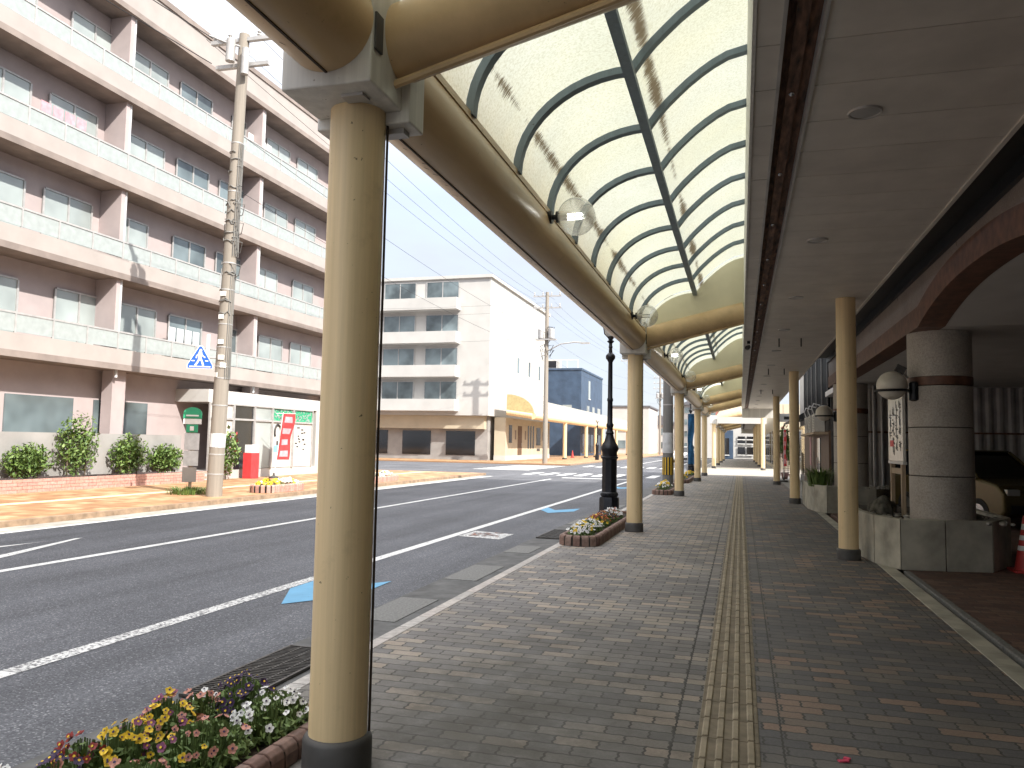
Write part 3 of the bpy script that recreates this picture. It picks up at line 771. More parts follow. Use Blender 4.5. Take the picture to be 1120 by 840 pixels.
# parked car in the carport
def car(name, label, loc, rz, m, wagon=True):
    t = thing(name, label, 'car', loc, None, rz)      # local: x forward, z up
    L, W = 1.75, .74
    prof = [(-L, .35), (-L-.02, .75), (-L+.08, .95), (L-.75, .98), (L-.18, .86), (L-.02, .70), (L, .35), (L-.1, .24), (-L+.1, .24)]
    MB().prism(prof, 1, -W, W).build('body', m, t, bevel=.05, local=True)
    g = [(-L+.10, .951), (-L+.22, 1.45), (-L+.4, 1.51), (L-1.45, 1.50), (L-.72, .975)]
    b = MB(); n = len(g)
    vs = [(x, -W+.04+.16*(z-.95), z) for x, z in g]+[(x, W-.04-.16*(z-.95), z) for x, z in g]
    b.add(vs, [(i, (i+1) % n, n+(i+1) % n, n+i) for i in range(n)]+[tuple(range(n)), tuple(range(n, 2*n))]); b.build('cabin', M['windark'], t, bevel=.02, local=True)
    b = MB(); b.prism([(-L+.20, 1.47), (-L+.4, 1.535), (L-1.43, 1.525), (L-1.35, 1.49)], 1, -W+.12, W-.12); b.build('roof', m, t, bevel=.02, local=True)
    b = MB()
    for s in (-1, 1):
        for (x0, z0, x1, z1) in ((L-1.40, 1.49, L-.70, .975), (-.35, 1.5, -.35, .96), (-L+.2, 1.46, -L+.12, .96)):
            b.tube([(x0, s*(W-.04-.16*(z0-.95)+.006), z0), (x1, s*(W-.04-.16*(z1-.95)+.006), z1)], .026, 6)
    b.build('window_pillars', m, t, local=True)
    for s in (-1, 1):
        for x in (-L+.62, L-.68):
            w = MB().tube([(x, s*(W-.17), .29), (x, s*(W+.012), .29)], .285, 24).build('wheel', M['tyre'], t, local=True)
            MB().tube([(x, s*(W+.005), .29), (x, s*(W+.020), .29)], .18, 16).build('rim', M['chrome'], w, local=True)
        MB().obox((L-.12, s*(W-.22), .72), (.22, .30, .13)).build('headlight', M['lightlens'], t, local=True, bevel=.03)
        MB().obox((L-.85, s*(W+.10), 1.0), (.12, .16, .11)).build('mirror', m, t, local=True, bevel=.03)
        MB().obox((-L+.02, s*(W-.14), .8), (.07, .14, .22)).build('tail_light', M['red'], t, local=True, bevel=.01)
    MB().obox((L-.01, 0, .40), (.06, 1.2, .16)).build('grille', M['dark'], t, local=True)
    return t
car('parked_car', 'olive compact car parked in the carport behind the nearest pillar', (4.75, 19.0, 0), math.radians(-65), M['car'])
car('moving_car', 'white compact car on the road beyond the crossing', (-5.4, 78, RZ), -PI/2, M['carwhite'])

# ------------------------------------------------------------------ shops further along on the right
S = thing('dark_shop_building', 'brown shopfront with tall dark upper windows past the granite building', 'building', (2.7, 28, 0))
MB().box(2.62, 9, 25.42, 35, 0, 5.5).build('wall', M['plinth'], S)
MB().box(2.55, 2.618, 25.45, 34.98, 0, 2.05).build('wood_cladding', M['wood'], S)
for k in range(5):
    w = MB().box(2.56, 2.617, 25.6+k*1.85, 27.3+k*1.85, 2.45, 4.9).build('window', M['winmatte'], S)
    b = MB(); b.box(2.53, 2.559, 25.55+k*1.85, 25.63+k*1.85, 2.4, 4.95); b.box(2.53, 2.559, 27.27+k*1.85, 27.35+k*1.85, 2.4, 4.95); b.box(2.53, 2.559, 25.63+k*1.85, 27.27+k*1.85, 2.4, 2.449); b.build('frame', M['plinth'], w)
MB().box(2.12, 2.549, 25.5, 30.5, 1.93, 2.0).build('ledge', M['woodl'], S)
dr = MB().box(2.52, 2.549, 27.9, 28.9, 0.02, 1.85).build('door', M['windark'], S); MB().tube([(2.5, 28.8, .8), (2.5, 28.8, 1.2)], .015, 6).build('handle', M['alum'], dr)
for k, y in enumerate((26.0, 27.5, 29.0)):
    t = thing('air_conditioner', ['beige air conditioner on the ledge, nearest of the row', 'beige air conditioner in the middle of the ledge row', 'beige air conditioner at the far end of the ledge row'][k], 'air conditioner', (2.3, y, 2.0), 'outdoor units on the ledge')
    MB().box(2.16, 2.46, y-.4, y+.4, 2.004, 2.56).build('casing', M['ac'], t, bevel=.015)
    b = MB()
    for i in range(9): b.box(2.148, 2.159, y-.36, y+.2, 2.06+i*.05, 2.07+i*.05)
    b.build('grille', M['dark'], t)
    b = MB(); b.tube([(2.2, y+.15, 2.56), (2.14, y+.22, 2.75), (2.2, y+.3, 2.9), (2.4, y+.32, 2.85)], .018, 8); b.build('hose', M['alum'], t)
t = thing('narrow_banner', 'narrow white and red strip banner on the wood cladding', 'banner', (2.45, 30.4, .9)); 
MB().box(2.42, 2.44, 30.2, 30.6, .9, 1.9).build('cloth', M['pink'], t); MB().tube([(2.43, 30.4, .0), (2.43, 30.4, 2.0)], .012, 8).build('pole', M['white'], t)
S2 = thing('corner_shop', 'corner shop with dark awning and greenery at the end of the arcade', 'building', (2.7, 40, 0))
MB().box(2.75, 9, 35.05, 40.3, 0, 5.2).build('wall', M['wall_grey'], S2)
for k in range(2): 
    w = MB().box(2.70, 2.749, 35.4+k*2.5, 37.5+k*2.5, .3, 2.5).build('window', M['windark'], S2); MB().box(2.69, 2.699, 36.4+k*2.5, 36.48+k*2.5, .3, 2.5).build('frame', M['alum'], w)
b = MB(); b.prism([(2.74, 3.1), (2.74, 2.75), (2.0, 2.60), (2.0, 2.68)], 1, 35.2, 40.2); b.build('awning', M['dark'], S2)
t = thing('hanging_sign', 'small pale blue shop sign under the canopy end', 'sign', (1.95, 38.5, 2.7)); MB().box(1.72, 2.45, 38.5, 38.56, 2.70, 3.08).build('panel', M['stick'], t)
MB().obox((2.1, 38.495, 2.88), (.34, .006, .14)).build('emblem', M['ink'], t)
b = MB(); b.tube([(1.9, 38.53, 3.08), (1.9, 38.53, 3.5)], .012, 6); b.tube([(2.3, 38.53, 3.08), (2.3, 38.53, 3.5)], .012, 6); b.build('hanger', M['alum'], t)
def bush(c, rad, n, size, label, cat='shrub', name='potted_shrub', flowers=None, pot=True, mat='leaf'):
    t = thing(name, label, cat, (c[0], c[1], 0))
    b = MB(); leaves(b, c, rad, n, size); b.build('foliage', M[mat], t, clean=False)
    if flowers:
        b = MB(); leaves(b, c, (rad[0]*1.05, rad[1]*1.05, rad[2]*1.05), flowers[1], size*.8, 0, .9); b.build('blossoms', M[flowers[0]], t, clean=False)
    if pot: MB().lathe([(.13, 0), (.18, .3), (.19, .3), (.16, .27)], (c[0], c[1], 0), 14).build('pot', M['brick'], t)
    MB().tube([(c[0], c[1], .2 if pot else 0), (c[0], c[1], c[2])], .02, 6).build('stem', M['bark'], t)
bush((2.05, 40.4, 1.7), (.32, .4, .9), 900, .09, 'tall potted shrub with red flowers by the corner shop', flowers=('f_red', 60))
bush((2.3, 38.2, 1.3), (.3, .4, .7), 600, .09, 'round potted shrub at the far corner of the corner shop')
t = thing('lattice_screen', 'pink lattice screen in front of the corner shop', 'screen', (2.0, 39.6, 0)); b = MB()
for i in range(14): b.box(1.75+i*.06, 1.78+i*.06, 39.6, 39.63, .15, 1.25)
for i in range(12): b.box(1.75, 2.57, 39.585, 39.599, .15+i*.095, .18+i*.095)
b.build('slats', M['lattice'], t); b = MB(); b.box(1.70, 1.745, 39.58, 39.64, 0, 1.3); b.box(2.58, 2.625, 39.58, 39.64, 0, 1.3); b.build('posts', M['wood'], t)
def nobori(x, y, h, m, label, wx=.45, ry=0, mats=None, lean=0):
    t = thing('banner_flag', label, 'banner flag', (x, y, 0), None)
    MB().tube([(x, y, .05), (x+lean*h, y, h)], .014, 8).build('pole', M['white'], t)
    b = MB(); n, k = 16, 5; vs = []
    for i in range(n+1):
        z = h-.05-(h-.75)*i/n
        for j in range(k+1):
            u = j/k; a = ry+.35*math.sin(i*.7+j); vs.append((x+lean*z+math.cos(ry)*wx*u*(.85+.15*math.sin(i*.5)), y+math.sin(ry)*wx*u+.03*math.sin(u*7+i*.6), z-.03*u*math.sin(i*.4)))
    fs = [(i*(k+1)+j, i*(k+1)+j+1, (i+1)*(k+1)+j+1, (i+1)*(k+1)+j) for i in range(n) for j in range(k)]
    b.add(vs, fs, 0, True)
    for i in range(0, len(b.f)):
        if mats and (i//k) % 4 in (1, 2) and i % k in (1, 2, 3): b.mi[i] = 1
    b.build('cloth', mats or m, t, clean=False)
    MB().tube([(x-.02, y, h-.04), (x+lean*h+math.cos(ry)*wx, y+math.sin(ry)*wx, h-.04)], .009, 6).build('crossbar', M['white'], t)
    MB().lathe([(.19, 0), (.19, .05), (.04, .10), (.03, .2)], (x, y, 0), 14).build('base', M['plinth'], t)
nobori(1.83, 36.9, 2.35, None, 'red and white vertical banner flag between the right columns', .22, -1.0, [M['red'], M['pink']])
nobori(-2.28, 36.2, 3.0, None, 'dark blue vertical banner flag with white marks at the kerb', .34, .4, [M['bannerblue'], M['bannerblue']])

# ------------------------------------------------------------------ street furniture on the near kerb
def flower(b, c, mi, r, nrm, mc):
    n = Vector(nrm).normalized(); a = n.orthogonal().normalized(); bb = n.cross(a)
    for k in range(5):
        q = 2*PI*k/5+R.random()*.3; d = a*math.cos(q)+bb*math.sin(q); s = n.cross(d); ce = Vector(c)+d*r*.55+n*(.002*k)
        pts = []
        for j in range(7):
            w = 2*PI*j/7; pts.append(ce+d*r*.58*math.cos(w)+s*r*.52*math.sin(w)+n*r*.12*math.cos(w))
        b.add(pts, [tuple(range(7))], mi)
    pts = [Vector(c)+n*(.012)+(a*math.cos(2*PI*j/6)+bb*math.sin(2*PI*j/6))*r*.3 for j in range(6)]
    b.add(pts, [tuple(range(6))], mc)
def pansy(c, rad, h, cols, nfl, nleaf, label, group, fr=.027, pick=.18):
    t = thing('pansy_plant', label, 'flowers', (c[0], c[1], c[2]), group)
    b = MB()
    for i in range(nleaf):
        a = R.random()*2*PI; q = math.sqrt(R.random()); x = c[0]+math.cos(a)*rad[0]*q; y = c[1]+math.sin(a)*rad[1]*q
        z = c[2]+h*(1-.55*q*q)*(.15+.8*R.random()); s = .010+.013*R.random()
        v = Vector((R.gauss(0, 1), R.gauss(0, 1), R.gauss(0, .6)+.5)).normalized(); w = v.cross(Vector((R.random(), R.random()-.5, .6))).normalized(); p = Vector((x, y, z))
        b.add([p-v*s*1.3, p+w*s*.5, p+v*s*1.3, p-w*s*.5], [(0, 1, 2, 3)], 0)
    for i in range(nleaf//4):
        a = R.random()*2*PI; q = math.sqrt(R.random())*.95; x = c[0]+math.cos(a)*rad[0]*q; y = c[1]+math.sin(a)*rad[1]*q
        b.tube([(c[0]+(x-c[0])*.7, c[1]+(y-c[1])*.7, c[2]), (x, y, c[2]+h*(1-.5*q*q))], .0035, 4, False, 1)
    b.build('leaves', [M['leaf'], M['stem']], t, clean=False)
    b = MB(); names = list(FLW); mats = [M['f_'+k] for k in names]
    for i in range(nfl):
        a = R.random()*2*PI; q = math.sqrt(R.random()); x = c[0]+math.cos(a)*rad[0]*q*1.05; y = c[1]+math.sin(a)*rad[1]*q*1.05
        z = c[2]+h*(1.0-.5*q*q)*(.86+.28*R.random())
        col = cols[0] if R.random() > pick else R.choice(cols)
        nr = (math.cos(a)*q*.8+R.gauss(.05, .35), math.sin(a)*q*.8-.55+R.gauss(0, .35), .75)
        flower(b, (x, y, z), names.index(col), fr*(.75+.5*R.random()), nr, names.index('purple' if col in ('yellow', 'white', 'apricot') else 'yellow'))
    b.build('blossoms', mats, t, clean=False)
def brickbed(x0, x1, y0, y1, label, hgt=.155, ox=0, m='brick'):
    t = thing('flower_bed', label, 'flower bed', ((x0+x1)/2, (y0+y1)/2, 0), 'brick edged flower beds')
    r = (x1-x0)/2-.005; path = []; cx = (x0+x1)/2; n = 10
    L = []
    def seg(a, c):
        d = (Vector(c)-Vector(a)); k = max(1, int(round(d.length/.112)))
        for i in range(k): L.append((Vector(a)+d*(i+.5)/k, math.atan2(d.y, d.x)))
    ya, yb = y0+r*.8, y1-r*.8
    seg((x1, ya), (x1, yb))
    k = 7
    for i in range(k): q = PI*(i+.5)/k; L.append((Vector((cx+math.cos(q)*r, yb+math.sin(q)*r*.8)), math.atan2(math.cos(q)*.8, -math.sin(q))))
    seg((x0, yb), (x0, ya))
    for i in range(k): q = PI+PI*(i+.5)/k; L.append((Vector((cx+math.cos(q)*r, ya+math.sin(q)*r*.8)), math.atan2(math.cos(q)*.8, -math.sin(q))))
    b = MB(); mo = MB()
    for p, a in L:
        rot = Matrix.Rotation(a, 3, 'Z'); w = .050; D = .095
        prof = [(0, 0), (0, hgt-.045), (.010, hgt-.018), (.035, hgt), (D-.02, hgt), (D, hgt-.02), (D, 0)]
        vs = [rot @ Vector((s*w, d-.01, z))+Vector((p.x, p.y, 0)) for s in (-1, 1) for d, z in prof]; m_ = len(prof)
        b.add(vs, [(i, (i+1) % m_, m_+(i+1) % m_, m_+i) for i in range(m_)]+[tuple(range(m_)), tuple(range(m_, 2*m_))])
        mo.obox((p.x+math.cos(a+PI/2)*.035, p.y+math.sin(a+PI/2)*.035, (hgt-.03)/2), (.118, .07, hgt-.03), rot)
    b.build('brick_edge', M[m], t, bevel=.006); mo.build('mortar', M['mortar'], t)
    sp = [(cx+math.cos(2*PI*i/24)*(r-.05), (ya if math.sin(2*PI*i/24) < 0 else yb)+math.sin(2*PI*i/24)*(r*.8-.05)) for i in range(24)]
    MB().prism(sp, 2, 0, hgt-.05).build('soil', M['soil'], t)
    return t
G = 'pansies in the nearest flower bed'
brickbed(-2.64, -2.0, -.6, 3.86, 'nearest brick edged flower bed at the foot of the first column', .105)
for c, rad, h, cols, n, l, lab in [
    ((-2.22, 3.50, .05), (.16, .24), .20, ['white'], 44, 900, 'white pansies beside the first column'),
    ((-2.44, 3.58, .05), (.15, .17), .23, ['purple'], 46, 500, 'dark purple pansies at the far end of the nearest bed'),
    ((-2.52, 3.34, .05), (.10, .16), .22, ['apricot', 'white', 'apricot'], 26, 400, 'pale apricot pansies between the yellow and the white ones'),
    ((-2.52, 3.10, .05), (.12, .18), .26, ['yellow', 'mauve', 'apricot'], 46, 600, 'yellow and mauve pansies at the road side of the nearest bed'),
    ((-2.28, 3.04, .05), (.18, .26), .20, ['apricot', 'yellow', 'mauve'], 26, 1100, 'leafy apricot pansies in the middle of the nearest bed'),
    ((-2.50, 2.84, .05), (.13, .18), .24, ['yellow', 'mauve'], 34, 600, 'bright yellow pansies in front of the mauve ones'),
    ((-2.56, 2.66, .05), (.09, .14), .23, ['red'], 24, 260, 'dark red pansies near the kerb'),
    ((-2.26, 2.58, .05), (.19, .24), .19, ['apricot', 'purple', 'yellow'], 18, 1000, 'mostly green pansies at the frame bottom with few flowers'),
    ((-2.50, 2.46, .05), (.11, .16), .22, ['purple', 'apricot'], 26, 420, 'dark purple pansies next to the white ones at the frame corner'),
    ((-2.58, 2.32, .05), (.08, .14), .22, ['white'], 24, 220, 'white pansies at the bottom left corner of the bed'),
    ((-2.30, 2.12, .05), (.2, .22), .2, ['mauve', 'yellow'], 30, 600, 'mauve pansies at the near end of the bed')]:
    pansy(c, rad, h, cols, int(n*1.25), l, lab, G, fr=.0168, pick=.5)
brickbed(-2.62, -2.02, 11.5, 16.3, 'brick edged flower bed around the black lamp post')
for i, (y, cols, lab) in enumerate([(12.0, ['white', 'yellow'], 'white pansies at the near end of the lamp post bed'), (12.7, ['white', 'yellow'], 'white and yellow pansies in the lamp post bed'), (13.5, ['red', 'yellow'], 'red and yellow pansies in the lamp post bed'), (14.3, ['purple', 'red', 'white'], 'dark purple pansies just before the lamp post'), (15.0, ['white', 'apricot'], 'pale pansies at the foot of the lamp post')]):
    pansy((-2.34, y, .09), (.2, .38), .2, cols, 80, 900, lab, 'pansies in the lamp post bed', .022, .45)
brickbed(-2.62, -2.02, 24.4, 29.3, 'brick edged flower bed around the grey utility pole')
for y, cols, lab in [(24.9, ['white', 'yellow'], 'white pansies at the near end of the utility pole bed'), (26.0, ['yellow', 'white'], 'yellow pansies in the utility pole bed')]:
    pansy((-2.34, y, .13), (.2, .4), .22, cols, 30, 200, lab, 'pansies in the utility pole bed', .035, .4)
brickbed(-2.62, -2.02, 32.6, 40.6, 'long brick edged flower bed by the blue banner flag')
for y, lab in [(33.4, 'yellow pansies at the near end of the banner bed'), (38.5, 'yellow pansies behind the blue banner flag')]:
    pansy((-2.34, y, .13), (.2, .7), .2, ['yellow', 'white'], 30, 200, lab, 'pansies in the banner bed', .04, .4)

# cast iron lamp post
def lamp_post(loc, label, full=True):
    t = thing('lamp_post', label, 'lamp post', loc, 'cast iron lamp posts')
    x, y, z = loc; n8 = 8
    b = MB()
    b.lathe([(.20, 0), (.20, .44), (.19, .47)], loc, n8, 0, False, PI/8)
    b.lathe([(.155, .47), (.172, .50), (.172, .55), (.150, .575)], loc, 24)
    b.lathe([(.150, .575), (.150, 1.20), (.155, 1.22)], loc, n8, 0, False, PI/8)
    b.lathe([(.155, 1.22), (.172, 1.235), (.172, 1.26), (.150, 1.275), (.150, 1.35), (.178, 1.41), (.178, 1.44), (.150, 1.50), (.115, 1.56), (.085, 1.64), (.072, 1.70)], loc, 24)
    b.build('pedestal', M['black'], t)
    if full:
        b = MB()
        for k in range(16):
            q = 2*PI*k/16; b.sphere((x+.166*math.cos(q), y+.166*math.sin(q), z+.525), .016, 6, 4); b.sphere((x+.166*math.cos(q), y+.166*math.sin(q), z+1.425), .016, 6, 4)
        b.build('beading', M['black'], t)
    b = MB(); b.lathe([(.072, 1.70), (.085, 1.73), (.060, 1.78), (.060, 1.84), (.074, 1.86), (.074, 1.90), (.055, 1.93), (.050, 2.35), (.060, 2.37), (.060, 2.41), (.048, 2.43), (.044, 3.14), (.06, 3.17), (.095, 3.22), (.095, 3.27), (.075, 3.30), (.04, 3.33), (.034, 3.42), (.045, 3.45), (.034, 3.47), (.034, 3.52), (.06, 3.545), (.075, 3.56), (.03, 3.60)], loc, 20); b.build('shaft', M['black'], t)
    b = MB(); q = [(.03, 3.60), (.10, 3.66), (.13, 3.72)]
    b.lathe([(.05, 3.60), (.055, 3.66)], loc, 12); b.build('lamp_seat', M['black'], t)
    b = MB().lathe([(.06, 3.66), (.12, 3.72), (.155, 3.85), (.15, 3.98), (.09, 4.07), (.001, 4.10)], loc, 20); b.build('lamp_globe', M['white'], t)
    b = MB()
    for k in range(4):
        a = PI/4+k*PI/2; b.tube([(x+.05*math.cos(a), y+.05*math.sin(a), z+3.62), (x+.15*math.cos(a), y+.15*math.sin(a), z+3.70), (x+.19*math.cos(a), y+.19*math.sin(a), z+3.9)], .010, 6)
    b.build('cage', M['black'], t)
    return t
LP = lamp_post((-2.49, 15.55, 0), 'ornate black cast iron lamp post in the second flower bed')
clone(LP, (-2.35, 39.6, 0), 'small far lamp post behind the blue banner flag')
clone(LP, (-13.4, 76.0, 0), 'lamp post on the opposite sidewalk before the blue building')

# grey utility pole with striped guard
t = thing('utility_pole', 'grey utility pole with black and yellow guard at the near kerb', 'utility pole', (-2.42, 27.8, 0))
MB().lathe([(.185, 0), (.175, 3), (.15, 11)], (-2.42, 27.8, 0), 20).build('pole', M['gpole'], t)
b = MB()
for k in range(12): 
    a0 = 2*PI*k/12; vs = []
    for a in (a0, a0+2*PI/24, a0+2*PI/12):
        vs += [(-2.42+.197*math.cos(a), 27.8+.197*math.sin(a), .5), (-2.42+.197*math.cos(a), 27.8+.197*math.sin(a), 1.1)]
    b.add(vs, [(0, 2, 3, 1)], 0); b.add(vs, [(2, 4, 5, 3)], 1)
b.build('striped_guard', [M['yellow'], M['guardblack']], t)
MB().lathe([(.190, 1.25), (.188, 1.95)], (-2.42, 27.8, 0), 20).build('notice_sheet', M['stick'], t)
b = MB(); b.lathe([(.179, 2.9), (.181, 2.91), (.181, 2.93), (.179, 2.94)], (-2.42, 27.8, 0), 16); b.build('band', M['alum'], t)

# ------------------------------------------------------------------ opposite side: utility pole, sign, bus stop
t = thing('utility_pole', 'tall concrete utility pole with crossing sign on the opposite sidewalk', 'utility pole', (-12.9, 17.3, 0))
px, py = -12.9, 17.3; t.rotation_euler = (-.004, .021, 0)
MB().lathe([(.20, 0), (.17, 5), (.135, 12.2)], (px, py, 0), 24).build('pole', M['cpole'], t)
b = MB()
for z in (.55, 1.05, 2.3, 3.0, 3.3, 3.8, 4.4, 5.3, 6.0, 6.8, 7.9, 9.2): r = .2-.0054*z; b.lathe([(r, z), (r+.006, z+.005), (r+.006, z+.03), (r, z+.035)], (px, py, 0), 20)
b.build('bands', M['alum'], t)
MB().lathe([(.198, 1.25), (.194, 1.60)], (px, py, 0), 24).build('wrap_notice', stripes('striped_notice', (.55, .58, .6), (.75, .76, .76), .07, 0), t)
b = MB()
for z, a in ((3.1, -1.9), (3.55, -1.2), (3.95, -1.4), (4.6, -1.6), (5.2, -1.5), (3.35, -.9)):
    r = .2-.0054*z+.012; b.obox((px+r*math.cos(a), py+r*math.sin(a), z), (.02, .15, .12), Matrix.Rotation(a, 3, 'Z'))
b.build('stickers', M['white'], t)
b = MB()
for k in range(5):
    a = -.6+k*.28
    for z0 in (3, 6.2): b.tube([(px+.2*math.cos(a), py+.2*math.sin(a), z0), (px+(.185-.005*k)*math.cos(a), py+.185*math.sin(a), z0+1.4), (px+.165*math.cos(a), py+.165*math.sin(a), z0+3)], .012, 5)
for i in range(46):
    z = R.choice([R.uniform(5.4, 6.4), R.uniform(6.5, 8.2), R.uniform(4, 9)]); a = R.uniform(0, 6.3); r = .2-.0054*z+.02
    b.tube([(px+r*math.cos(a+k*.35), py+r*math.sin(a+k*.35), z+.02*k*R.uniform(-1, 1)) for k in range(6)], .014, 5)
for z in (6.0, 6.6, 7.1, 7.6): b.tube([(px+.1, py-.14, z), (px+.42, py-.1, z-.06), (px+.3, py, z-.3), (px+.12, py, z-.35)], .012, 5)
b.build('cable_bundle', M['gpole'], t)
b = MB(); b.box(px-1.0, px+1.0, py-.06, py+.06, 12.0, 12.1); b.box(px-.8, px+.8, py-.06, py+.06, 11.3, 11.4); b.tube([(px-.25, py-.2, 11.4), (px-.25, py-.2, 12.0)], .12, 12); b.tube([(px+.22, py-.2, 11.0), (px+.22, py-.2, 11.7)], .1, 12)
for k in range(5): b.lathe([(.03, 0), (.06, .05), (.03, .09), (.06, .13), (.02, .2)], (px-.9+k*.45, py, 12.1), 8)
b.tube([(px-1.1, py, 12.3), (px-.5, py-.1, 12.0), (px, py-.15, 11.8)], .03, 6); b.build('crossarm', M['alum'], t)
# blue crossing sign (pentagon-like triangle)
t = thing('crossing_sign', 'blue triangular pedestrian crossing sign on the opposite utility pole', 'road sign', (-13.28, 17.05, 3.5))
sx, sy = -13.27, 17.0; ang = math.atan2(-sx, -sy)     # faces the near side
F = Matrix.Rotation(math.radians(24), 3, 'Z')
def sgn(poly, d, m, nm, th=.006):
    b = MB(); n = len(poly); vs = []
    for dd in (d, d-th): vs += [F @ Vector((u*.8, dd, w*.8))+Vector((sx, sy, 3.54)) for u, w in poly]
    b.add(vs, [tuple(range(n)), tuple(range(n, 2*n))]+[(i, (i+1) % n, n+(i+1) % n, n+i) for i in range(n)]); b.build(nm, M[m], t)
sgn([(-.40, -.37), (.40, -.37), (.40, -.26), (.05, .37), (-.05, .37), (-.40, -.26)], 0, 'white', 'border', .02)
sgn([(-.375, -.35), (.375, -.35), (.375, -.25), (.035, .345), (-.035, .345), (-.375, -.25)], -.0215, 'signblue', 'face', .004)
b = MB()
def st(pts, w, d=-.030):
    for (a, c) in zip(pts[:-1], pts[1:]):
        a, c = Vector(a), Vector(c); q = (c-a).normalized(); s = Vector((-q.y, q.x))*w; a = a-q*w*.4; c = c+q*w*.4
        b.add([F @ Vector((p.x*.8, d, p.y*.8))+Vector((sx, sy, 3.54)) for p in (a-s, c-s, c+s, a+s)], [(0, 1, 2, 3)])
hd = [(.01+.045*math.cos(2*PI*i/10), .215+.05*math.sin(2*PI*i/10)) for i in range(10)]
b.add([F @ Vector((u*.8, -.031, w*.8))+Vector((sx, sy, 3.54)) for u, w in hd], [tuple(range(10))])
st([(0, .15), (-.01, -.02)], .055, -.0302); st([(-.02, .13), (-.11, .04), (-.12, -.03)], .02, -.0304); st([(.03, .12), (.09, .03), (.15, -.01)], .02, -.0306)
st([(-.02, -.03), (-.06, -.14), (-.14, -.26)], .03, -.0308); st([(.01, -.03), (.06, -.14), (.10, -.26)], .03, -.031)
st([(-.32, -.305), (.32, -.305)], .018, -.0303); st([(-.26, -.12), (-.17, -.12)], .015, -.0303); st([(.16, -.12), (.25, -.12)], .015, -.0303)
b.build('pictogram', M['white'], t, clean=False)
MB().tube([(-13.27, 17.05, 3.54), (-12.95, 17.2, 3.54)], .025, 8).build('arm', M['alum'], t)
MB().box(-13.2, -13.12, 17.12, 17.15, 3.62, 4.15).build('side_plate', M['white'], t)
# bus stop
t = thing('bus_stop_sign', 'bus stop post with round green head on the opposite sidewalk', 'bus stop', (-14.6, 18.9, 0))
bx, by = -14.35, 18.2
MB().tube([(bx, by, 0), (bx, by, 2.3)], .045, 12).build('post', M['woodl'], t)
F2 = Matrix.Rotation(math.radians(28), 3, 'Z')
def plate(nm, m, x0, x1, z0, z1, d=-.06, arc=False):
    b = MB(); poly = [(x0, z0), (x1, z0), (x1, z1)]+([(math.cos(PI*i/12)*x1, z1+math.sin(PI*i/12)*x1*.75) for i in range(1, 12)] if arc else [])+[(x0, z1)]
    n = len(poly); vs = [F2 @ Vector((u, dd, w))+Vector((bx, by, 0)) for dd in (d, d-.02) for u, w in poly]
    b.add(vs, [tuple(range(n)), tuple(range(n, 2*n))]+[(i, (i+1) % n, n+(i+1) % n, n+i) for i in range(n)]); return b.build(nm, M[m], t)
plate('head', 'green', -.24, .24, 2.0, 2.13, arc=True); plate('name_strip', 'white', -.23, .23, 1.85, 1.99)
plate('head_line', 'white', -.16, .16, 2.06, 2.10, -.085); plate('mark', 'green', -.15, .15, 1.62, 1.84)
plate('mark_sign', 'white', -.05, .05, 1.67, 1.79, -.085)
plate('timetable', 'stick', -.18, .20, 1.15, 1.60); plate('timetable', 'stick', -.19, .19, .72, 1.13); plate('notice', 'wall_band', -.2, .16, .28, .68)
b = MB(); blades(b, (bx+.35, by-.5, 0), 400, .25, .55, 0, .01, .8); tag(b.build('weeds', M['leafl'], clean=False), 'patch of dry weeds at the foot of the bus stop', 'weeds')

# pole wires helper
def wire(pts, label, r=.018, sag=.0, name='overhead_wire', grp='overhead wires'):
    a, c = Vector(pts[0]), Vector(pts[-1]); P = []
    for i in range(25):
        u = i/24; p = a.lerp(c, u); p.z -= sag*4*u*(1-u); P.append(p)
    o = MB().tube(P, r, 5, False).build(name, M['dark']); tag(o, label, 'overhead wire', grp)

# opposite brick low wall with hedge shrubs
t = thing('brick_wall', 'low pink brick wall in front of the apartment block', 'wall', (-17.5, 10, 0))
b = MB()
for row in range(4):
    y = -8+(.15 if row % 2 else 0)
    while y < 22.8: b.box(-17.72, -17.5, y, y+.29, row*.088, row*.088+.08); y += .3
b.build('bricks', M['brickp'], t); MB().box(-17.715, -17.51, -8, 22.9, 0, .345).build('core', M['mortar'], t)
for i, y in enumerate((4, 6.2, 8.4, 10.6, 12.6, 14.3, 16.4, 18.0, 20.0, 21.6)):
    h = [1.4, 1.0, 1.7, 1.1, 1.9, 1.5, 1.0, 1.9, 1.3, 1.0][i]
    tt = thing('hedge_shrub', 'green hedge shrub behind the low brick wall', 'shrub', (-17.95, y, 0), 'hedge shrubs along the apartment front')
    b = MB(); leaves(b, (-18.0, y, .3+h/2), (.27, .8, h/2), 1500, .065); b.build('foliage', M['leafl'], tt, clean=False)
    b = MB()
    for k in range(3): b.tube([(-18.0, y-.3+k*.3, 0), (-18.0, y-.35+k*.35, .3+h*.6)], .02, 5)
    b.build('stems', M['bark'], tt)

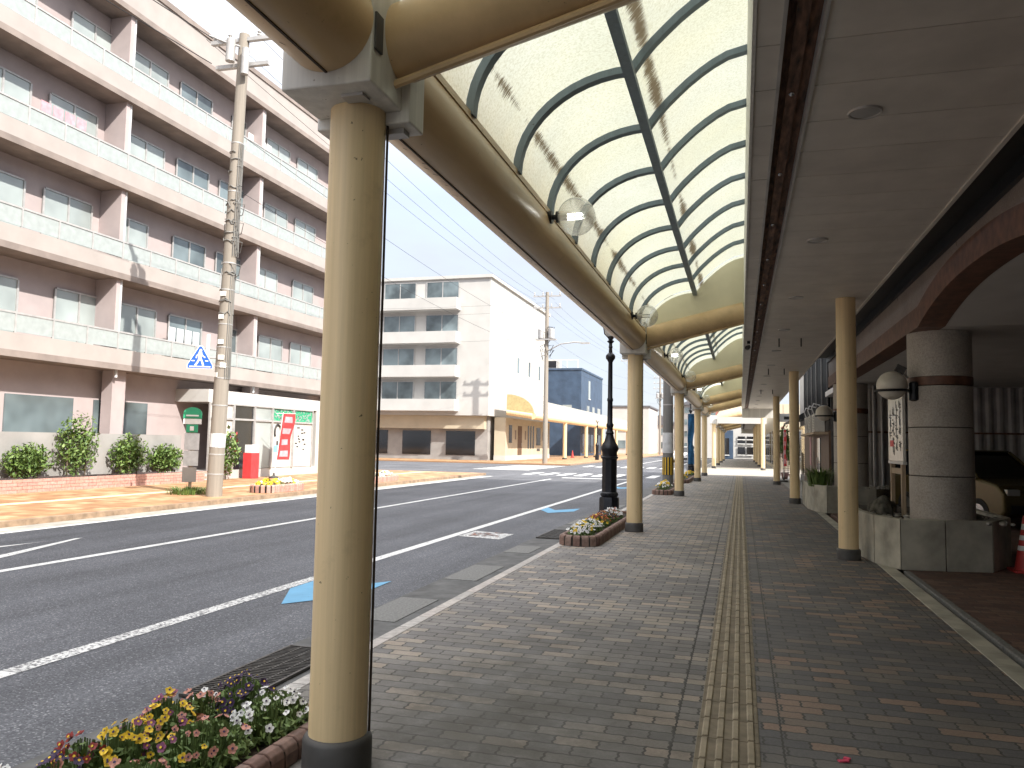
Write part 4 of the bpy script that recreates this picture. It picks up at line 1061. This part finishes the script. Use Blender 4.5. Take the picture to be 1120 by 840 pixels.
# ------------------------------------------------------------------ apartment block (left)
AP = thing('apartment_block', 'pinkish apartment block with long balconies across the street', 'building', (-20, 12, 0))
X0 = -18.45; y0, y1 = -9.0, 34.2
MB().box(-30, -19.400, y0, y1, 0, 15.1).build('wall', M['wall_pink'], AP)
FZ = [3.55+2.83*k for k in range(5)]
for k, z in enumerate(FZ):
    MB().box(-19.390, X0, y0, y1, z-.02, z+.16).build('balcony_slab', M['slab'], AP)
    if k < 4:
        MB().box(X0-.13, X0-.01, y0, y1, z+.161, z+.62).build('parapet', M['wall_band'], AP)
        rl = MB(); rl.box(X0-.10, X0-.05, y0, y1, z+1.14, z+1.19); y = y0
        while y < y1+.01: rl.box(X0-.10, X0-.05, y, y+.05, z+.621, z+1.14); y += 1.2
        g = rl.build('railing', M['alum'], AP)
        MB().box(X0-.085, X0-.07, y0+.06, y1, z+.66, z+1.13).build('infill', M['frost'], g)
MB().box(-19.380, X0-.02, y0, y1, FZ[4]+.161, 15.9).build('roof_parapet', M['wall_band'], AP)
MB().box(-30.2, X0+.03, y0-.1, y1+.1, 15.901, 16.1).build('roof', M['slab'], AP)
b = MB(); y = y0
ks = []
while y <= y1+.1:
    for k in range(4): MB().box(-19.390, X0-.14, y-.08, y+.08, FZ[k]+.161, FZ[k+1]-.021).build('party_wall', M['wall_pink'], AP)
    ks.append(y); y += 7.2
i = 0
for k in range(4):
    z = FZ[k]+.17; y = y0+.8
    while y < y1-2:
        kind = (i*7+k*3) % 5
        w = MB().box(-19.399, -19.350, y, y+1.75, z+.02, z+2.05).build('window', M['curtain'] if kind in (0, 2, 3) else M['win'], AP)
        fr = MB()
        for yy in (y-.03, y+.85, y+1.72): fr.box(-19.350, -19.320, yy, yy+.06, z+.02, z+2.05)
        fr.box(-19.350, -19.320, y+.03, y+1.72, z+2.05, z+2.10); fr.build('frame', M['alum'], w)
        if kind in (1, 2): MB().box(-19.2, -18.7, y+1.95, y+2.6, z, z+.6).build('outdoor_unit', M['ac'], AP)
        y += 2.4 if i % 3 else 3.0; i += 1
b = MB()
for y in ks[:-1]+[33.4]: MB().box(-19.2, -18.8, y+.2, y+.75, 0, FZ[0]-.021).build('ground_pier', M['wall_pink'], AP)
b = MB()
for j in range(10): MB().box(-19.399, -19.350, y0+1+j*3.1, y0+3.3+j*3.1, .7, 2.6).build('ground_window', M['win'], AP)
MB().box(-18.3, -18.25, y0, 22.6, .35, 1.55).build('garden_screen', M['wall_grey'], AP)
for k, y in enumerate(ks[:-1]):
    MB().tube([(X0-.2, y+.16, 3.3), (X0-.2, y+.16, 15.0)], .045, 8).build('down_pipe', M['stick'], AP)
for k, (y, fl, m) in enumerate(((10.2, 1, 'white'), (17.0, 2, 'pink'), (22.6, 0, 'stick'), (26.6, 3, 'white'), (5.5, 2, 'stick'), (14.2, 0, 'white'))):
    b = MB(); z = FZ[fl]+1.75
    for q in range(4): b.box(X0-.55, X0-.54, y+q*.42, y+q*.42+.34, z-.55-.1*(q % 2), z)
    l = b.build('laundry', M[m], AP); l['kind'] = 'stuff'
# shop in the ground floor
SH = thing('street_shop', 'white framed street shop in the apartment ground floor', 'shop', (-18.3, 27, 0))
sx0, s0, s1 = -17.95, 23.6, 32.6
MB().box(-19.7, sx0-.06, s0, s1, 0, .32).build('plinth', M['wall_white'], SH)
MB().box(-19.7, sx0-.06, s0, s1, 2.75, 3.2).build('lintel', M['wall_white'], SH)
MB().box(-19.75, -19.5, s0, s1, .321, 2.749).build('back_wall', M['wall_cream'], SH)
MB().box(-19.49, sx0-.06, 31.0, s1, .321, 2.749).build('end_wall', M['wall_white'], SH)
for (a, c, m, tr) in ((26.4, 27.5, 'curtain', 0), (27.6, 29.05, 'wall_white', 1), (29.15, 30.6, 'wall_white', 1), (23.7, 25.0, 'wall_white', 0), (25.1, 26.3, 'windark', 0)):
    w = MB().box(sx0-.10, sx0-.06, a, c, .34, 2.15 if tr else 2.7).build('window', M[m], SH)
    fr = MB(); fr.box(sx0-.06, sx0, a-.06, a, .32, 2.75); fr.box(sx0-.06, sx0, c, c+.05, .32, 2.75); fr.box(sx0-.06, sx0, a, c, 2.15, 2.22); fr.box(sx0-.06, sx0, a, c, 2.7, 2.749); fr.build('frame', M['alum'], w)
    if tr: MB().box(sx0-.10, sx0-.06, a, c, 2.22, 2.72).build('transom', M['green'], w)
b = MB()
for i in range(120): y = R.uniform(27.65, 30.5); z = R.uniform(2.25, 2.68); s = R.uniform(.02, .07); b.add([(sx0-.055, y-s, z), (sx0-.055, y, z+s*.5), (sx0-.055, y+s, z), (sx0-.055, y, z-s)], [(0, 1, 2, 3)])
b.build('transom_pattern', M['frost'], SH, clean=False)
p = MB(); hx = sx0-.056
p.tube([(hx, 28.0+.22*math.cos(q), 1.75+.30*math.sin(q)) for q in [i*PI/8-.6 for i in range(12)]], .05, 5); p.box(hx-.002, hx+.003, 27.95, 28.05, 1.2, 1.4)
for i in range(14): y = R.uniform(29.4, 30.1); z = R.uniform(1.0, 1.95); p.box(hx-.002, hx+.003, y-.12*R.random()-.03, y+.1*R.random(), z, z+.05)
p.build('poster_print', M['ink'], SH)
MB().box(hx-.002, hx+.004, 27.75, 28.5, .95, 1.22).build('blue_poster', M['cyan'], SH)
t = thing('display_stand', 'red and white display stand beside the shop entrance', 'display stand', (-17.5, 25.6, 0)); b = MB()
b.box(-17.75, -17.4, 25.4, 25.9, 0, .95); b.build('cabinet', M['red'], t); MB().box(-17.7, -17.42, 25.42, 25.88, .951, 1.25).build('top', M['white'], t)
nobori(-17.0, 26.3, 2.5, None, 'slanting red and white shop banner flag on the opposite sidewalk', .55, 1.1, [M['red'], M['pink']], lean=.12)
bush((-17.6, 24.2, 1.0), (.4, .6, .9), 700, .1, 'leafy shrub with red flowers at the shop corner', flowers=('f_red', 40), pot=False)
for y, lab, n in ((18.9, 'brick flower bed with yellow flowers beside the opposite utility pole', 2.0), (25.0, 'second brick flower bed on the opposite kerb', 2.6)):
    brickbed(-13.1, -12.35, y, y+n, lab, .22, m='brickp')
    pansy((-12.72, y+n*.3, .14), (.25, n*.25), .2, ['yellow', 'white'], 40, 200, 'yellow flowers in the '+('opposite bed by the pole' if y < 20 else 'second opposite bed'), 'flowers in the opposite beds', .05, .3)
    pansy((-12.72, y+n*.7, .14), (.25, n*.25), .2, ['white', 'yellow'], 40, 200, 'white flowers in the '+('opposite bed by the pole' if y < 20 else 'second opposite bed'), 'flowers in the opposite beds', .05, .3)

# ------------------------------------------------------------------ white apartment building
WB = thing('white_apartment_building', 'white five storey building with rows of balconies at the side street', 'building', (-28, 65, 0))
wx, wy = -19.9, 61.5
MB().box(-42, wx, wy, 82, 3.7, 15.2).build('wall', M['wall_white'], WB)
MB().box(-41.6, wx-.4, wy+1.2, 81.5, 0, 3.699).build('ground_floor', M['wall_grey'], WB)
MB().box(-42.3, wx+.2, wy-.2, 82.2, 15.201, 15.45).build('roof', M['wall_white'], WB)
for k in range(4):
    z = 4.25+k*2.82
    MB().box(-41.6, wx-2.6, wy-1.1, wy-.001, z-.22, z+.75).build('balcony', M['wall_white'], WB)
    for j in range(5):
        x0 = -41.2+j*3.9
        w = MB().box(x0, x0+2.9, wy-.05, wy-.002, z+.76, z+2.25).build('window', M['win'], WB); fr = MB()
        for xx in (x0-.03, x0+1.42, x0+2.87): fr.box(xx, xx+.06, wy-.08, wy-.051, z+.76, z+2.25)
        fr.box(x0-.03, x0+2.93, wy-.08, wy-.051, z+2.25, z+2.3)
        fr.build('frame', M['alum'], w)
MB().box(-41.5, wx-.5, wy+.5, wy+1.1, 2.6, 3.69).build('sign_band', M['wall_cream'], WB)
b = MB()
for j in range(5): MB().box(-40+j*4, -37.4+j*4, wy+1.15, wy+1.19, .4, 2.4).build('shop_window', M['windark'], WB)
b = MB()
for k in range(3): MB().box(wx-.01, wx+.03, 70+k*4, 70.6+k*4, 8, 9.4).build('side_window', M['win'], WB)
# cream street shop under the opposite arcade
CS = thing('cream_shop', 'cream shop front with narrow dark window slots under the opposite arcade', 'shop', (-19.5, 70, 0))
cx = -18.9
MB().box(-19.88, cx, 63.2, 79, 0, 3.62).build('wall', M['wall_cream'], CS); MB().box(-19.89, cx+.03, 63.15, 79.05, 0.0, .42).build('plinth', M['wall_white'], CS)
for (a, c, z0, z1) in ((64.2, 65.1, 1.5, 3.0), (70.4, 70.8, 1.0, 3.1), (71.3, 71.7, 1.0, 3.1), (72.2, 72.6, 1.0, 3.1), (73.6, 75.2, 1.3, 3.0), (77.2, 78.4, 1.5, 3.0)):
    MB().box(cx-.02, cx+.025, a, c, z0, z1).build('window', M['windark'], CS)
dr = MB().box(cx-.02, cx+.025, 67.0, 68.3, .43, 3.0).build('door', M['wood'], CS); MB().tube([(cx+.05, 68.1, 1.2), (cx+.05, 68.1, 1.5)], .02, 6).build('handle', M['alum'], dr)
b = MB()
for y in (66.1, 66.3, 69.4, 69.6, 76.0): b.box(cx-.01, cx+.02, y, y+.12, 1.8, 2.6)
b.build('wall_marks', M['slab'], CS)
b = MB(); b.box(cx-.01, cx+.02, 73.8, 75.0, .75, 1.0); b.build('name_plate', M['plinth'], CS)
# opposite arcade
OA = thing('opposite_arcade', 'cream arcade with pale curved roof along the opposite sidewalk', 'arcade', (-16.3, 62, 0))
ox, oz = -16.4, 3.75
for y in (75, 86, 92, 97, 108, 119): 
    c = MB().lathe([(.2, .15), (.2, oz-.2)], (ox, y, 0), 16).build('column', M['cream'], OA); MB().lathe([(.24, 0), (.24, .15)], (ox, y, 0), 16).build('collar', M['plinth'], c)
MB().tube([(ox, 62.5, oz), (ox, 125, oz)], .3, 20).build('eave_tube', M['cream'], OA)
MB().tube([(ox, 62.6, oz), (-18.6, 62.6, oz+.3)], .26, 16).build('cross_beam', M['cream'], OA)
prof = [(ox+.1+1.8*(math.cos(PI-a*PI/2/10)+1)-1.8*0, oz+.25+1.5*math.sin(a*PI/2/10)) for a in range(11)]
prof = [(ox+.1-2.3*(1-math.cos(a*PI/2/10)), oz+.25+1.5*math.sin(a*PI/2/10)) for a in range(11)]
b = MB(); strip(b, prof, 62.5, 125); b.build('roof_sheet', plain('opposite_roof_sheet', (.44, .42, .35), .3, var=.08), OA, clean=False)
y = 62.5; 
for k in range(58):
    b = MB(); a, c = offs(prof, -.03), offs(prof, .05); m = len(a); yy = 62.55+k*1.08
    for e in (-.04, .04): b.add([(x, yy+e, z) for x, z in a]+[(x, yy+e, z) for x, z in c], [(j, j+1, m+j+1, m+j) for j in range(m-1)])
    b.add([(x, yy-.04, z) for x, z in c]+[(x, yy+.04, z) for x, z in c], [(j, j+1, m+j+1, m+j) for j in range(m-1)])
    b.add([(x, yy-.04, z) for x, z in a]+[(x, yy+.04, z) for x, z in a], [(j, j+1, m+j+1, m+j) for j in range(m-1)])
    b.build('roof_rib', M['wall_white'], OA, clean=False)
MB().prism(prof+[(prof[-1][0], oz+.2), (ox+.1, oz+.2)], 1, 62.42, 62.49).build('end_panel', plain('amber_end_panel', (.50, .40, .20), .3), OA)
# blue building
BB = thing('blue_building', 'dark blue clad building with white roof equipment beyond the opposite arcade', 'building', (-25, 110, 0))
MB().box(-36, -19.6, 99, 115, 0, 11.0).build('wall', M['wall_blue'], BB)
b = MB(); b.box(-36.1, -19.5, 98.9, 99.0, 11.001, 11.25); b.box(-19.6, -19.5, 99.001, 115.1, 11.001, 11.25); b.build('roof_edge', M['wall_blue'], BB)
b = MB()
for k in range(12): b.box(-35.5+k*1.4, -35.44+k*1.4, 99.1, 99.16, 11.25, 12.3)
b.box(-35.5, -20, 99.1, 99.16, 12.3, 12.36); b.build('roof_railing', M['white'], BB)
for (x0, z0) in ((-33, 4.6), (-29.5, 4.6), (-26, 3.6), (-22, 5.2)):
    w = MB().box(x0, x0+1.2, 98.94, 98.999, z0, z0+1.3).build('window', M['frost'], BB); MB().box(x0-.06, x0+1.26, 98.90, 98.939, z0-.08, z0-.01).build('sill', M['white'], w)
for (yy, z0, w_) in ((103, 4.2, 1.6), (107, 4.2, 1.6), (111, 4.2, 2.2), (104, 7.6, 1.2)):
    w = MB().box(-19.599, -19.55, yy, yy+w_, z0, z0+2.4).build('window', M['frost'], BB); MB().box(-19.549, -19.5, yy-.1, yy+w_+.1, z0-.12, z0-.01).build('sill', M['white'], w)
MB().box(-25.5, -24.9, 98.6, 98.998, 3.5, 8.8).build('duct', M['white'], BB)
b = MB()
for k in range(5): MB().box(-19.6, -19.56, 100+k*2.9, 102+k*2.9, .3, 2.8).build('shop_window', M['windark'], BB)
for j, (x, y, w, h, lab) in enumerate(((-24, 101.5, 2.2, 1.3, 'white roof air unit on the blue building, nearest the corner'), (-28.5, 102, 3.0, 1.9, 'larger pale roof machine on the blue building'))):
    t = thing('roof_unit', lab, 'roof unit', (x, y, 11.0), 'roof equipment on the blue building')
    MB().box(x-w/2, x+w/2, y-.6, y+.6, 11.25, 11.25+h).build('casing', M['ac'], t); MB().box(x-w/2+.3, x+w/2-.3, y-.62, y-.601, 11.5, 11.1+h).build('grille', M['dark'], t)
    b = MB(); b.box(x-w/2+.1, x-w/2+.3, y-.5, y+.5, 11.0, 11.25); b.box(x+w/2-.3, x+w/2-.1, y-.5, y+.5, 11.0, 11.25); b.build('feet', M['alum'], t)
# far houses closing the street
def house(name, label, x0, x1, y0, y1, h, m, roof='flat', win=True, rm='rooft'):
    t = thing(name, label, 'building', ((x0+x1)/2, (y0+y1)/2, 0), 'houses at the far end of the street')
    MB().box(x0, x1, y0, y1, 0, h).build('wall', M[m], t)
    if roof == 'flat': MB().box(x0-.2, x1+.2, y0-.2, y1+.2, h+.001, h+.3).build('roof', M[rm], t)
    else: MB().prism([(x0-.5, h+.001), (x1+.5, h+.001), ((x0+x1)/2, h+2.4)], 1, y0-.5, y1+.5).build('roof', M[rm], t)
    if win:
        for k in range(int(h//3)):
            for j in range(max(1, int((x1-x0)//3))):
                xx = x0+.8+j*3; w = MB().box(xx, xx+1.6, y0-.04, y0-.001, .9+k*3, 2.3+k*3).build('window', M['win'], t)
                MB().box(xx-.05, xx+1.65, y0-.08, y0-.041, .82+k*3, .89+k*3).build('sill', M['alum'], w)
    return t
house('far_house', 'pale two storey house beyond the blue building', -22, -15.5, 140, 155, 8.2, 'wall_white')
house('far_house', 'grey gabled house at the far end of the street', -14.5, -5, 205, 220, 12.0, 'wall_grey', 'gable')
house('far_house', 'low white house beside the grey gabled house', -21, -13.5, 178, 190, 6.0, 'wall_white', 'gable')
house('far_house', 'reddish far house behind the kerb columns', -6.8, -2.8, 150, 165, 9.5, 'wall_red')
house('far_house', 'cream far house behind the grey utility pole', -13, -8.5, 240, 255, 9.5, 'wall_cream')
house('far_house', 'pale far building between the kerb columns', -3.6, -1.5, 125, 140, 5.5, 'wall_white', win=False)
house('far_house', 'cream side street house past the white building', -60, -46, 70, 85, 7, 'wall_cream')
# building at the end of the arcade
EB = thing('blue_white_shop', 'blue and white shop front closing the view under the arcade', 'building', (0, 100, 0))
MB().box(-6, 6, 104, 112, 0, 5.5).build('wall', M['wall_white'], EB)
MB().box(-1.9, -.9, 103.92, 103.999, 0, 3.6).build('blue_panel', M['wall_blue'], EB)
for (x0, x1, z0, z1) in ((-.35, .55, .55, 1.5), (.75, 1.55, .55, 1.5), (-.35, .55, 1.95, 2.3), (.75, 1.55, 1.95, 2.3), (-1.9, -1.4, .5, 2.6), (-.35, .55, 2.5, 2.85), (.75, 1.55, 2.5, 2.85)):
    w = MB().box(x0, x1, 103.85, 103.91, z0, z1).build('window', M['windark'], EB); MB().box(x0-.05, x1+.05, 103.80, 103.849, z0-.1, z0-.01).build('sill', M['white'], w)
MB().box(1.7, 2.9, 103.9, 103.998, 0, 3.6).build('green_panel', M['wall_grey'], EB)
R2 = thing('right_shop_row', 'row of low shops beside the continued arcade', 'building', (5, 75, 0))
MB().box(2.3, 9, 59, 99, 0, 4.6).build('wall', M['wall_cream'], R2)
for k in range(7): 
    w = MB().box(2.25, 2.299, 60.5+k*5.4, 64.4+k*5.4, .3, 2.7).build('window', M['windark'], R2); MB().box(2.22, 2.249, 62.4+k*5.4, 62.5+k*5.4, .3, 2.7).build('frame', M['alum'], w)

# utility poles and wires down the opposite side
def far_pole(x, y, h, label, arms=2, trans=True):
    t = thing('utility_pole', label, 'utility pole', (x, y, 0))
    MB().lathe([(.2, 0), (.13, h)], (x, y, 0), 14).build('pole', M['cpole'], t)
    b = MB()
    for k in range(arms):
        z = h-.35-k*.9; b.box(x-1.1, x+1.1, y-.05, y+.05, z, z+.1)
        for j in range(4): b.lathe([(.03, 0), (.07, .06), (.03, .12), (.06, .18), (.02, .26)], (x-1+j*.66, y, z+.1), 8)
    b.build('crossarm', M['alum'], t)
    if trans:
        b = MB()
        for s in (-1, 1): b.lathe([(.2, 0), (.24, .04), (.24, .7), (.1, .8)], (x+s*.4, y-.2, h-3.6), 14)
        b.box(x-.8, x+.8, y-.4, y+.05, h-3.7, h-3.62); b.build('transformer', M['alum'], t)
        b = MB()
        for k in range(16): 
            z = h-2.6-R.random()*2.2; a = R.random()*6.28; b.tube([(x+.2*math.cos(a), y+.2*math.sin(a), z), (x+.6*math.cos(a+.5), y+.5*math.sin(a+.5), z+.3*R.uniform(-1, 1)), (x+.25*math.cos(a+1), y+.25*math.sin(a+1), z-.5)], .025, 5)
        b.build('cable_bundle', M['dark'], t)
    return t
far_pole(-14.1, 57.6, 13.0, 'tall utility pole with transformers in front of the cream shop')
t = thing('street_light', 'curved arm street light fixed near the crossing', 'street light', (-13.2, 59.0, 0)); b = MB(); b.tube([(-14.0, 57.6, 8.5), (-13.0, 57.5, 9.0), (-11.9, 57.4, 9.1), (-11.4, 57.4, 9.05)], .05, 8); b.build('arm', M['alum'], t)
MB().obox((-11.1, 57.4, 9.02), (.7, .22, .12)).build('lamp_head', M['alum'], t)
far_pole(-13.6, 100, 12.5, 'slim utility pole between the blue building and the kerb lamp post', 1, False)
far_pole(-12.8, 132, 13.0, 'distant utility pole with crowded crossarms', 3, True)
far_pole(-13.2, 168, 13.0, 'farthest utility pole at the end of the street', 2, True)
ws = [(-12.9, 17.3), (-14.1, 57.6), (-13.6, 100), (-12.8, 132)]
wl = ['upper', 'second', 'third', 'lower', 'lowest']
for s in range(3):
    (xa, ya), (xb, yb) = ws[s], ws[s+1]
    seg = ['between the big pole and the crossing pole', 'from the crossing pole past the blue building', 'in the far distance of the street'][s]
    for k, (dx, z) in enumerate(((-.9, 12.2), (-.2, 12.2), (.6, 12.2), (.1, 9.6), (-.1, 8.2))):
        wire([(xa+dx, ya, z), (xb+dx, yb, z+.3 if s else z+.2)], '%s overhead wire %s' % (wl[k], seg), .007, .55)
for k, z in enumerate((12.2, 11.5)): wire([(-13.6, 17.3, z), (-16.0, -20, z)], ['upper', 'lower'][k]+' overhead wire running back from the big pole', .012, .4)
for k, (z, xe) in enumerate(((12.2, -60), (11.6, -60), (9.5, -58))): wire([(-14.1, 57.6, z), (xe, 52+k, z+1)], ['top', 'middle', 'bottom'][k]+' overhead wire along the side street', .007, .8)

# litter
o = MB().obox((.47, 4.2, .006), (.05, .022, .006), Matrix.Rotation(.4, 3, 'Z')).obox((.49, 4.23, .008), (.02, .03, .008), Matrix.Rotation(1.1, 3, 'Z')).build('litter', plain('pink_plastic', (.75, .08, .16), .4)); tag(o, 'scrap of bright pink plastic on the dark pavers', 'litter')
# small red cone at the far shop
t = thing('traffic_cone', 'tiny orange traffic cone before the blue building', 'traffic cone', (-17.5, 84, 0))
MB().box(-17.7, -17.3, 83.8, 84.2, 0, .05).build('base', M['conered'], t); MB().lathe([(.16, .05), (.03, .8)], (-17.5, 84, 0), 12).build('body', M['conered'], t)

# ------------------------------------------------------------------ light, sky, camera
SUN_EL = math.radians(39); saz = math.atan2(.87, -.49)         # azimuth from +Y towards +X
sd = Vector((math.sin(saz)*math.cos(SUN_EL), math.cos(saz)*math.cos(SUN_EL), math.sin(SUN_EL)))
ld = bpy.data.lights.new('sun', 'SUN'); ld.energy = 2.0; ld.angle = math.radians(.5); ld.color = (1, .95, .87)
lo = bpy.data.objects.new('sun', ld); COL.objects.link(lo); lo.rotation_euler = sd.to_track_quat('Z', 'Y').to_euler()
w = bpy.data.worlds.new('World'); sc.world = w; w.use_nodes = True; nt = w.node_tree
bg = nt.nodes['Background']; sky = nd(nt, 'ShaderNodeTexSky'); sky.sky_type = 'NISHITA'; sky.sun_disc = False
sky.sun_elevation = SUN_EL; sky.sun_rotation = saz; sky.air_density = 1.0; sky.dust_density = 2.5; sky.ozone_density = 1.0
tc = nd(nt, 'ShaderNodeTexCoord')
cn = noise(nt, 2.2, 7, tc.outputs['Generated'], .6, (1, 1, 2.6))
cf = ramp(nt, cn, [(.30, (.72,)*3), (.62, (.98,)*3)]).outputs[0]
sz = nd(nt, 'ShaderNodeSeparateXYZ'); lk(nt, tc.outputs['Generated'], sz.inputs[0])
cc = ramp(nt, sz.outputs[2], [(.0, (1.62, 1.72, 1.92)), (.3, (1.72, 1.84, 2.1)), (.85, (6.6, 6.5, 6.4))]).outputs[0]
lk(nt, mix(nt, cf, sky.outputs[0], cc), bg.inputs[0]); bg.inputs[1].default_value = .12
cd = bpy.data.cameras.new('camera'); co = bpy.data.objects.new('camera', cd); COL.objects.link(co); sc.camera = co
f = 860.; a = .0185; dr = Vector(((810-560)/f, -(489-420)/f, -1)); c = a*dr.x+dr.y
d = dr.normalized(); u = Vector((a, 1, c)).normalized(); r = d.cross(u)
co.matrix_world = Matrix(((r.x, r.y, r.z, 0), (d.x, d.y, d.z, 0), (u.x, u.y, u.z, 1.5), (0, 0, 0, 1)))
cd.sensor_width = 36; cd.lens = f/1120*36; cd.clip_start = .05; cd.clip_end = 3000
sc.view_settings.view_transform = 'Standard'; sc.view_settings.look = 'None'; sc.view_settings.gamma = 1; sc.view_settings.use_curve_mapping = False
sc.view_settings.exposure = 2.0
sc.cycles.max_bounces = 10; sc.cycles.diffuse_bounces = 6; sc.cycles.transparent_max_bounces = 12; sc.cycles.use_denoising = True
sc.cycles.sample_clamp_indirect = 8
